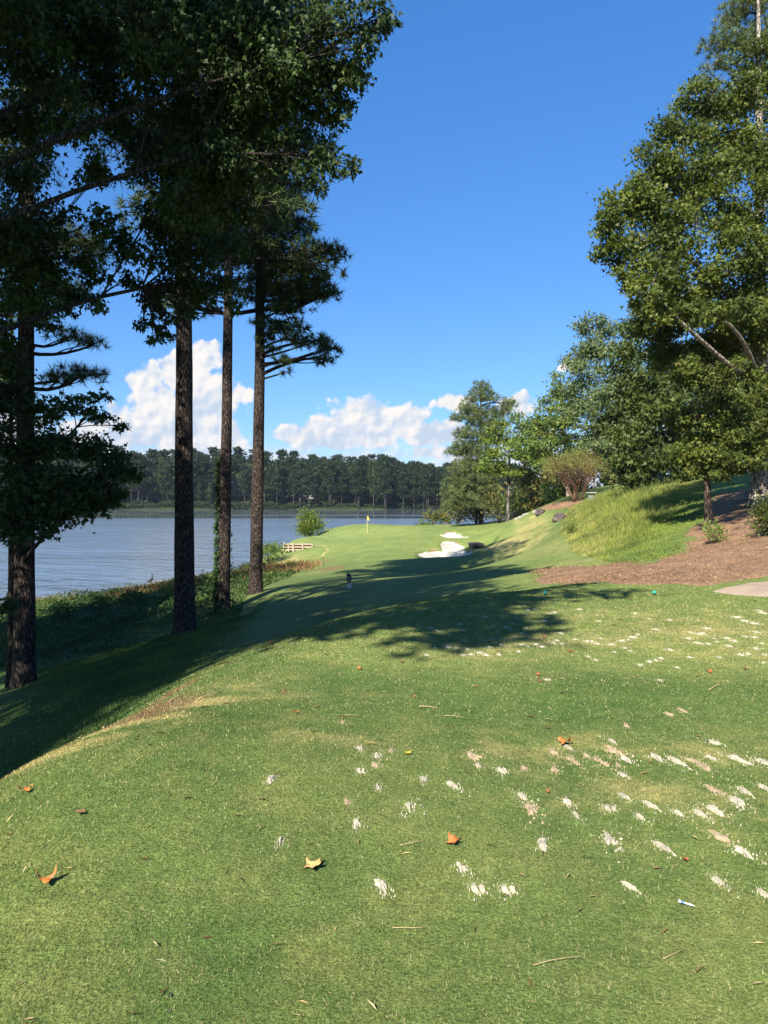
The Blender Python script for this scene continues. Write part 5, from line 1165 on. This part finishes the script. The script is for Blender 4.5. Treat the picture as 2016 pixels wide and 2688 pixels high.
# retaining wall of timbers
Yw = 86; e = empty('timber_wall', P(782, 1446, Yw), 0, 'low cribbed wall of pale timbers at the left edge of the green', 'retaining wall'); kw = Yw / F
for r_ in range(3):
    z_ = (3 + 7.2 * r_) * kw
    for s_ in range(3): MB().box(((-37 + 25 * s_ + 12) * kw, -.05, z_), (24.6 * kw, .16, 3.4 * kw), 0, .02).build('rail', M['timber'], e, False, .01)
    MB().box((-38.5 * kw, 1.2, z_ + 1.5 * kw), (.16, 2.4, 3.2 * kw), .1, .02).build('rail', M['timber'], e, False, .01)
for s_ in range(5):
    MB().box((((-37, -24, -12, 13, 38)[s_]) * kw, -.16, 8.5 * kw), (3.6 * kw, .14, 21 * kw), 0, .02).build('post', M['timber'], e, False, .01)
MB().box((0, .7, 9 * kw), (72 * kw, .9, 16 * kw)).build('backing', M['clay_lip'], e)
# boulders
def rock(label, u, v, sx_, sy_, sz__, seed, mat='rock', name='boulder', group=None):
    x, y, z = GH(u, v); r = np.random.default_rng(seed); bm = bmesh.new(); bmesh.ops.create_icosphere(bm, subdivisions=3, radius=1)
    ph = r.random(9) * 6
    for q in bm.verts:
        c = q.co; f_ = 1 + .16 * math.sin(3 * c.x + ph[0]) + .13 * math.sin(4 * c.y + ph[1]) + .12 * math.sin(5 * c.z + ph[2] + 2 * c.x) + .05 * math.sin(11 * c.x + ph[3]) * math.sin(9 * c.y + ph[4])
        q.co = Vector((c.x * f_ * sx_, c.y * f_ * sy_, c.z * f_ * sz__))
    me = bpy.data.meshes.new(name); bm.to_mesh(me); bm.free(); me.polygons.foreach_set('use_smooth', np.ones(len(me.polygons), dtype=bool))
    o = link(name, me, None, M[mat]); o.location = (x, y, Hs(x, y) + sz__ * .25); tag(o, label, 'rock', group); return o
rock('dark flat boulder beside the lower bunker in a bare patch', 1256, 1436, .95, .8, .36, 1)
rock('dark boulder at the foot of the mulch mound', 1420, 1350, .62, .5, .34, 2)
rock('dark boulder at the left edge of the tall grass bank', 1468, 1366, .5, .45, .38, 3)
for i, (u, v) in enumerate([(1355, 1364), (1366, 1359), (1376, 1354), (1383, 1351), (1403, 1346), (1408, 1344)]):
    rock(['pale edging stone at the lake end of the row', 'second pale edging stone from the lake end', 'third pale edging stone from the lake end', 'fourth pale edging stone from the lake end', 'second last pale edging stone towards the mulch mound', 'last pale edging stone next to the mulch mound'][i], u, v,   .22, .2, .15, 20 + i, 'pale_stone', 'edging_stone', 'pale edging stones')
# tee markers and litter
for (u, lab) in [(1431, 'teal ball tee marker at the edge of the tree shadow'), (1718, 'teal ball tee marker in the sun nearer the cart path')]:
    x, y, z = GH(u, 1563); e = empty('tee_marker', (x, y, Hs(x, y)), 0, lab, 'tee marker')
    b_ = MB(); q_ = [(0, 0, .015 + .05 * (1 - math.cos(a)) / 2 * 1.2) for a in np.linspace(0, math.pi, 9)]
    b_.tube(q_, [.033 * math.sin(a) + .001 for a in np.linspace(0, math.pi, 9)], 12).build('ball', M['teal'], e, True)
    MB().tube([(0, 0, -.06), (0, 0, .02)], [.004, .006], 6).build('spike', M['metal_black'], e)
x, y, z = GH(1806, 2392); e = empty('golf_tee', (x, y, Hs(x, y) + .014), R(-38), 'white golf tee with a blue band lying in the grass', 'golf tee')
MB().tube([(-.035, 0, 0), (-.031, 0, 0), (-.026, 0, 0)], [.0062, .0058, .004], 10).build('cup', M['tee_white'], e, True)
MB().tube([(-.0265, 0, 0), (-.012, 0, 0)], [.0042, .0036], 10).build('band', M['tee_blue'], e, True)
MB().tube([(-.0125, 0, 0), (.012, 0, 0), (.026, 0, 0)], [.0035, .003, .0006], 10).build('shaft', M['tee_white'], e, True)
# fallen leaves: lobed, curled
def fallen(u, v, px, mat, label, seed, group=None, curl=1.0):
    x, y, z = GH(u, v); r = np.random.default_rng(seed); s = px * y / F * .62
    lob = int(r.integers(3, 6)); lobl = .55 + .6 * r.random(6); V_ = [(0, 0, 0)]; m_ = 36
    for ring_ in (.5, 1.0):
        for i in range(m_):
            a = 6.283 * i / m_; rad = ring_ * (.42 + .58 * lobl[int((a * lob / 6.283) + .5) % lob] * (1 - abs(math.sin(lob * a / 2)) ** .9) + (.07 * r.random() if ring_ == 1 else 0)) * (1.0 if ring_ == 1 else .9)
            V_.append((rad * math.cos(a), rad * math.sin(a) * .9, 0))
    ph = r.random() * 6
    W = []
    for (a, b, c) in V_:
        zz_ = curl * (.62 * a * a * (1 if r.random() < 2 else 0) + .16 * math.sin(4 * a + ph) * b + .12 * math.sin(5 * b + ph)) + .03 * math.sin(9 * a + 7 * b)
        W.append((a * (1 - .34 * curl * a * a), b, zz_))
    zmin = min(q[2] for q in W); W = [(a * s, b * s, (c - zmin) * s) for a, b, c in W]
    Fs = [(0, 1 + i, 1 + (i + 1) % m_) for i in range(m_)] + [(1 + i, 1 + m_ + i, 1 + m_ + (i + 1) % m_, 1 + (i + 1) % m_) for i in range(m_)]
    e = empty('fallen_leaf', (x, y, Hs(x, y) + .012), r.random() * 6.28, label, 'leaf', group); e.rotation_euler = (r.normal() * .12, r.normal() * .12, r.random() * 6.28)
    MB().add(W, Fs).build('blade', M[mat], e, False)
    st = [np.array(W[1 + m_ + m_ // 2]) * (1 + .28 * k_) + np.array([0, 0, -.02 * s * k_ * k_]) for k_ in range(4)]
    MB().tube(st, [.02 * s] * 4, 5).build('stalk', M['leaf_brown'], e)
fallen(118, 2338, 60, 'leaf_orange', 'curled bright orange leaf nearest the lower left corner', 1)
fallen(62, 2084, 52, 'leaf_orange', 'orange leaf at the left edge below the tee crest', 2)
fallen(823, 2298, 66, 'leaf_tan', 'tan winged leaf lying open near the bottom centre', 3, curl=.7)
fallen(1191, 2220, 48, 'leaf_orange', 'orange folded leaf right of the centre below the long tan divot', 4)
fallen(1482, 1957, 46, 'leaf_orange', 'rusty orange leaf above the row of sand divots', 5)
fallen(213, 2147, 28, 'leaf_brown', 'small dark brown leaf between the two left orange leaves', 6)
fallen(1069, 1984, 20, 'leaf_yellow', 'small yellow leaf among the middle divots', 7)
fallen(777, 1877, 18, 'leaf_rust', 'small rust leaf on the plain grass left of centre', 8)
fallen(1437, 2090, 18, 'leaf_rust', 'small reddish leaf right of the long tan divot', 9)
fallen(1798, 2278, 22, 'leaf_rust', 'dark red leaf scrap at the lower right', 10)
for i, (u, v, s_) in enumerate([(713, 1690, 16), (1055, 1742, 16), (945, 1760, 16), (1413, 1774, 16), (1418, 1796, 18), (1497, 1716, 16), (1861, 1769, 20), (1955, 1762, 14), (1248, 1805, 12), (1085, 1836, 10), (745, 1820, 16), (1830, 1780, 12), (1427, 1677, 14), (560, 1812, 14)]):
    fallen(u, v, s_, ['leaf_rust', 'leaf_brown', 'leaf_orange'][i % 3], ['rust leaf at the near edge of the tree shadow, left end', 'brown leaf on the sunlit strip just below the tree shadow', 'orange leaf left of the centre line below the tree shadow', 'rust leaf just above the darker mown strip', 'brown leaf on the edge of the darker mown strip', 'orange leaf beside the far line of sand patches', 'rust leaf on the worn grass toward the right edge', 'brown leaf nearest the right edge on the worn grass', 'orange leaf scrap in the middle of the darker mown strip', 'small rust scrap close to the straight twig', 'brown leaf left of the small rust leaf on plain grass', 'orange scrap beside the rust leaf toward the right edge', 'rust scrap at the tip of the tree shadow', 'brown scrap on the tee crest by the pale twig'][i], 30 + i, 'small withered leaves on the tee')
# straw and twigs
def twig(u1, v1, u2, v2, label, r_=.0018, mat='straw', group=None):
    a = np.array(GH(u1, v1)); b = np.array(GH(u2, v2)); a[2] = Hs(a[0], a[1]) + .012; b[2] = Hs(b[0], b[1]) + .014
    e = empty('twig', tuple(a), 0, label, 'twig', group); pth = [q - a for q in bez(a, b, .03, 6, .03)]
    MB().tube(pth, np.linspace(r_, r_ * .6, 6), 5).build('shaft', M[mat], e, True)
twig(1100, 1861, 1150, 1865, 'straight straw-coloured twig in the middle of the tee', .0035)
twig(1862, 1818, 1892, 1800, 'pale stalk leaning on the right side of the tee', .004)
twig(905, 1883, 945, 1886, 'thin reddish pine straw left of the straight twig')
twig(1050, 2232, 1115, 2224, 'thin pale straw left of the orange folded leaf', .0015)
twig(1165, 1884, 1220, 1889, 'thin pale straw right of the straight twig', .0018)
twig(520, 1840, 580, 1822, 'pale twig on the worn strip of the tee edge', .004)
twig(440, 1850, 520, 1790, 'long brown pine straw over the tee crest', .003)
twig(1030, 2460, 1110, 2463, 'thin curved straw near the bottom centre', .0014)
twig(1400, 2555, 1530, 2545, 'reddish thin straw near the bottom right of centre', .0014)
twig(1740, 2545, 1790, 2515, 'short pale straw near the bottom right corner', .0014)
# stake at the approach and box on the leaning pine
x, y, z = GH(850, 1490); e = empty('marker_stake', (x, y, Hs(x, y)), 0, 'thin yellow-tipped stake on the shaded approach to the green', 'stake')
MB().tube([(0, 0, -.1), (0, 0, .85)], [.02, .02], 6).build('post', M['dark_wood'], e); MB().tube([(0, 0, .851), (0, 0, 1.05), (0, 0, 1.07)], [.024, .024, .004], 8).build('cap', M['stick_yellow'], e)
bp = P(694, 1484, 36); e = empty('nest_box', (bp[0] - .06, 36, bp[2] - .15), 0, 'small dark wooden box fixed to the right side of the leaning pine', 'nest box')
MB().box((0, 0, .12), (.16, .18, .24)).build('body', M['dark_wood'], e, False, .005); MB().box((.0, -.02, .255), (.2, .24, .03)).build('roof', M['dark_wood'], e, False, .004)
# flat-topped stand half hidden by the tall grass
xg = P(1552, 1300, 64)[0]; e = empty('course_stand', (xg, 64, Hs(xg, 64)), R(10), 'flat white-topped stand half hidden behind the tall grass', 'stand')
MB().box((0, 0, 1.12), (.72, .5, .045)).build('top', M['cart_white'], e, False, .012)
for sx__ in (-.24, .24): MB().tube([(sx__, 0, -.1), (sx__, 0, 1.095)], [.03, .03], 8).build('leg', M['cart_body'], e)
MB().box((0, 0, .62), (.40, .36, .55)).build('bin', M['cart_body'], e, False, .03)
# heron at the water edge
hb_ = P(396, 1548, 62); hz = max(-6.0, Hs(hb_[0], 62)); hs = 1.12
hr = MB(); pth = [(-.36, 0, .36), (-.22, 0, .44), (-.05, 0, .54), (.10, 0, .64), (.17, 0, .74), (.13, 0, .84), (.10, 0, .92), (.14, 0, 1.0), (.20, 0, 1.02), (.30, 0, 1.0), (.40, 0, .985)]
hr.tube([np.array(q) * hs for q in pth], [r_ * hs for r_ in (.02, .09, .135, .11, .06, .035, .03, .035, .042, .018, .004)], 10)
for s in (-.04, .04):
    hr.tube([np.array(q) * hs for q in ((-.02, s, .48), (.0, s, .24), (-.02, s, .0))], [.03, .014, .012], 6)
    hr.tube([np.array(q) * hs for q in ((-.03, s, .008), (.10, s * 1.6, .006))], [.012, .008], 5)
o = hr.build('heron', M['heron_grey'], None, True); o.location = (hb_[0], 62, hz + .12); o.rotation_euler = (0, 0, R(-25)); tag(o, 'grey heron standing in the grass at the water edge', 'bird')
# ------------------------------------------------------------------ the hazy air
MB().box((-100, 1100, 14), (1640, 3040, 54)).build('haze', None)
hz_o = bpy.data.objects['haze']; tag(hz_o, kind='stuff')
m, t = new_mat('haze_air')
pv = t.node('ShaderNodeVolumePrincipled'); pv.inputs['Color'].default_value = (0.72, 0.84, 1.0, 1); pv.inputs['Density'].default_value = 0.00010; pv.inputs['Anisotropy'].default_value = 0.2
o_ = t.node('ShaderNodeOutputMaterial'); t.l.new(pv.outputs[0], o_.inputs['Volume'])
hz_o.data.materials.append(m)
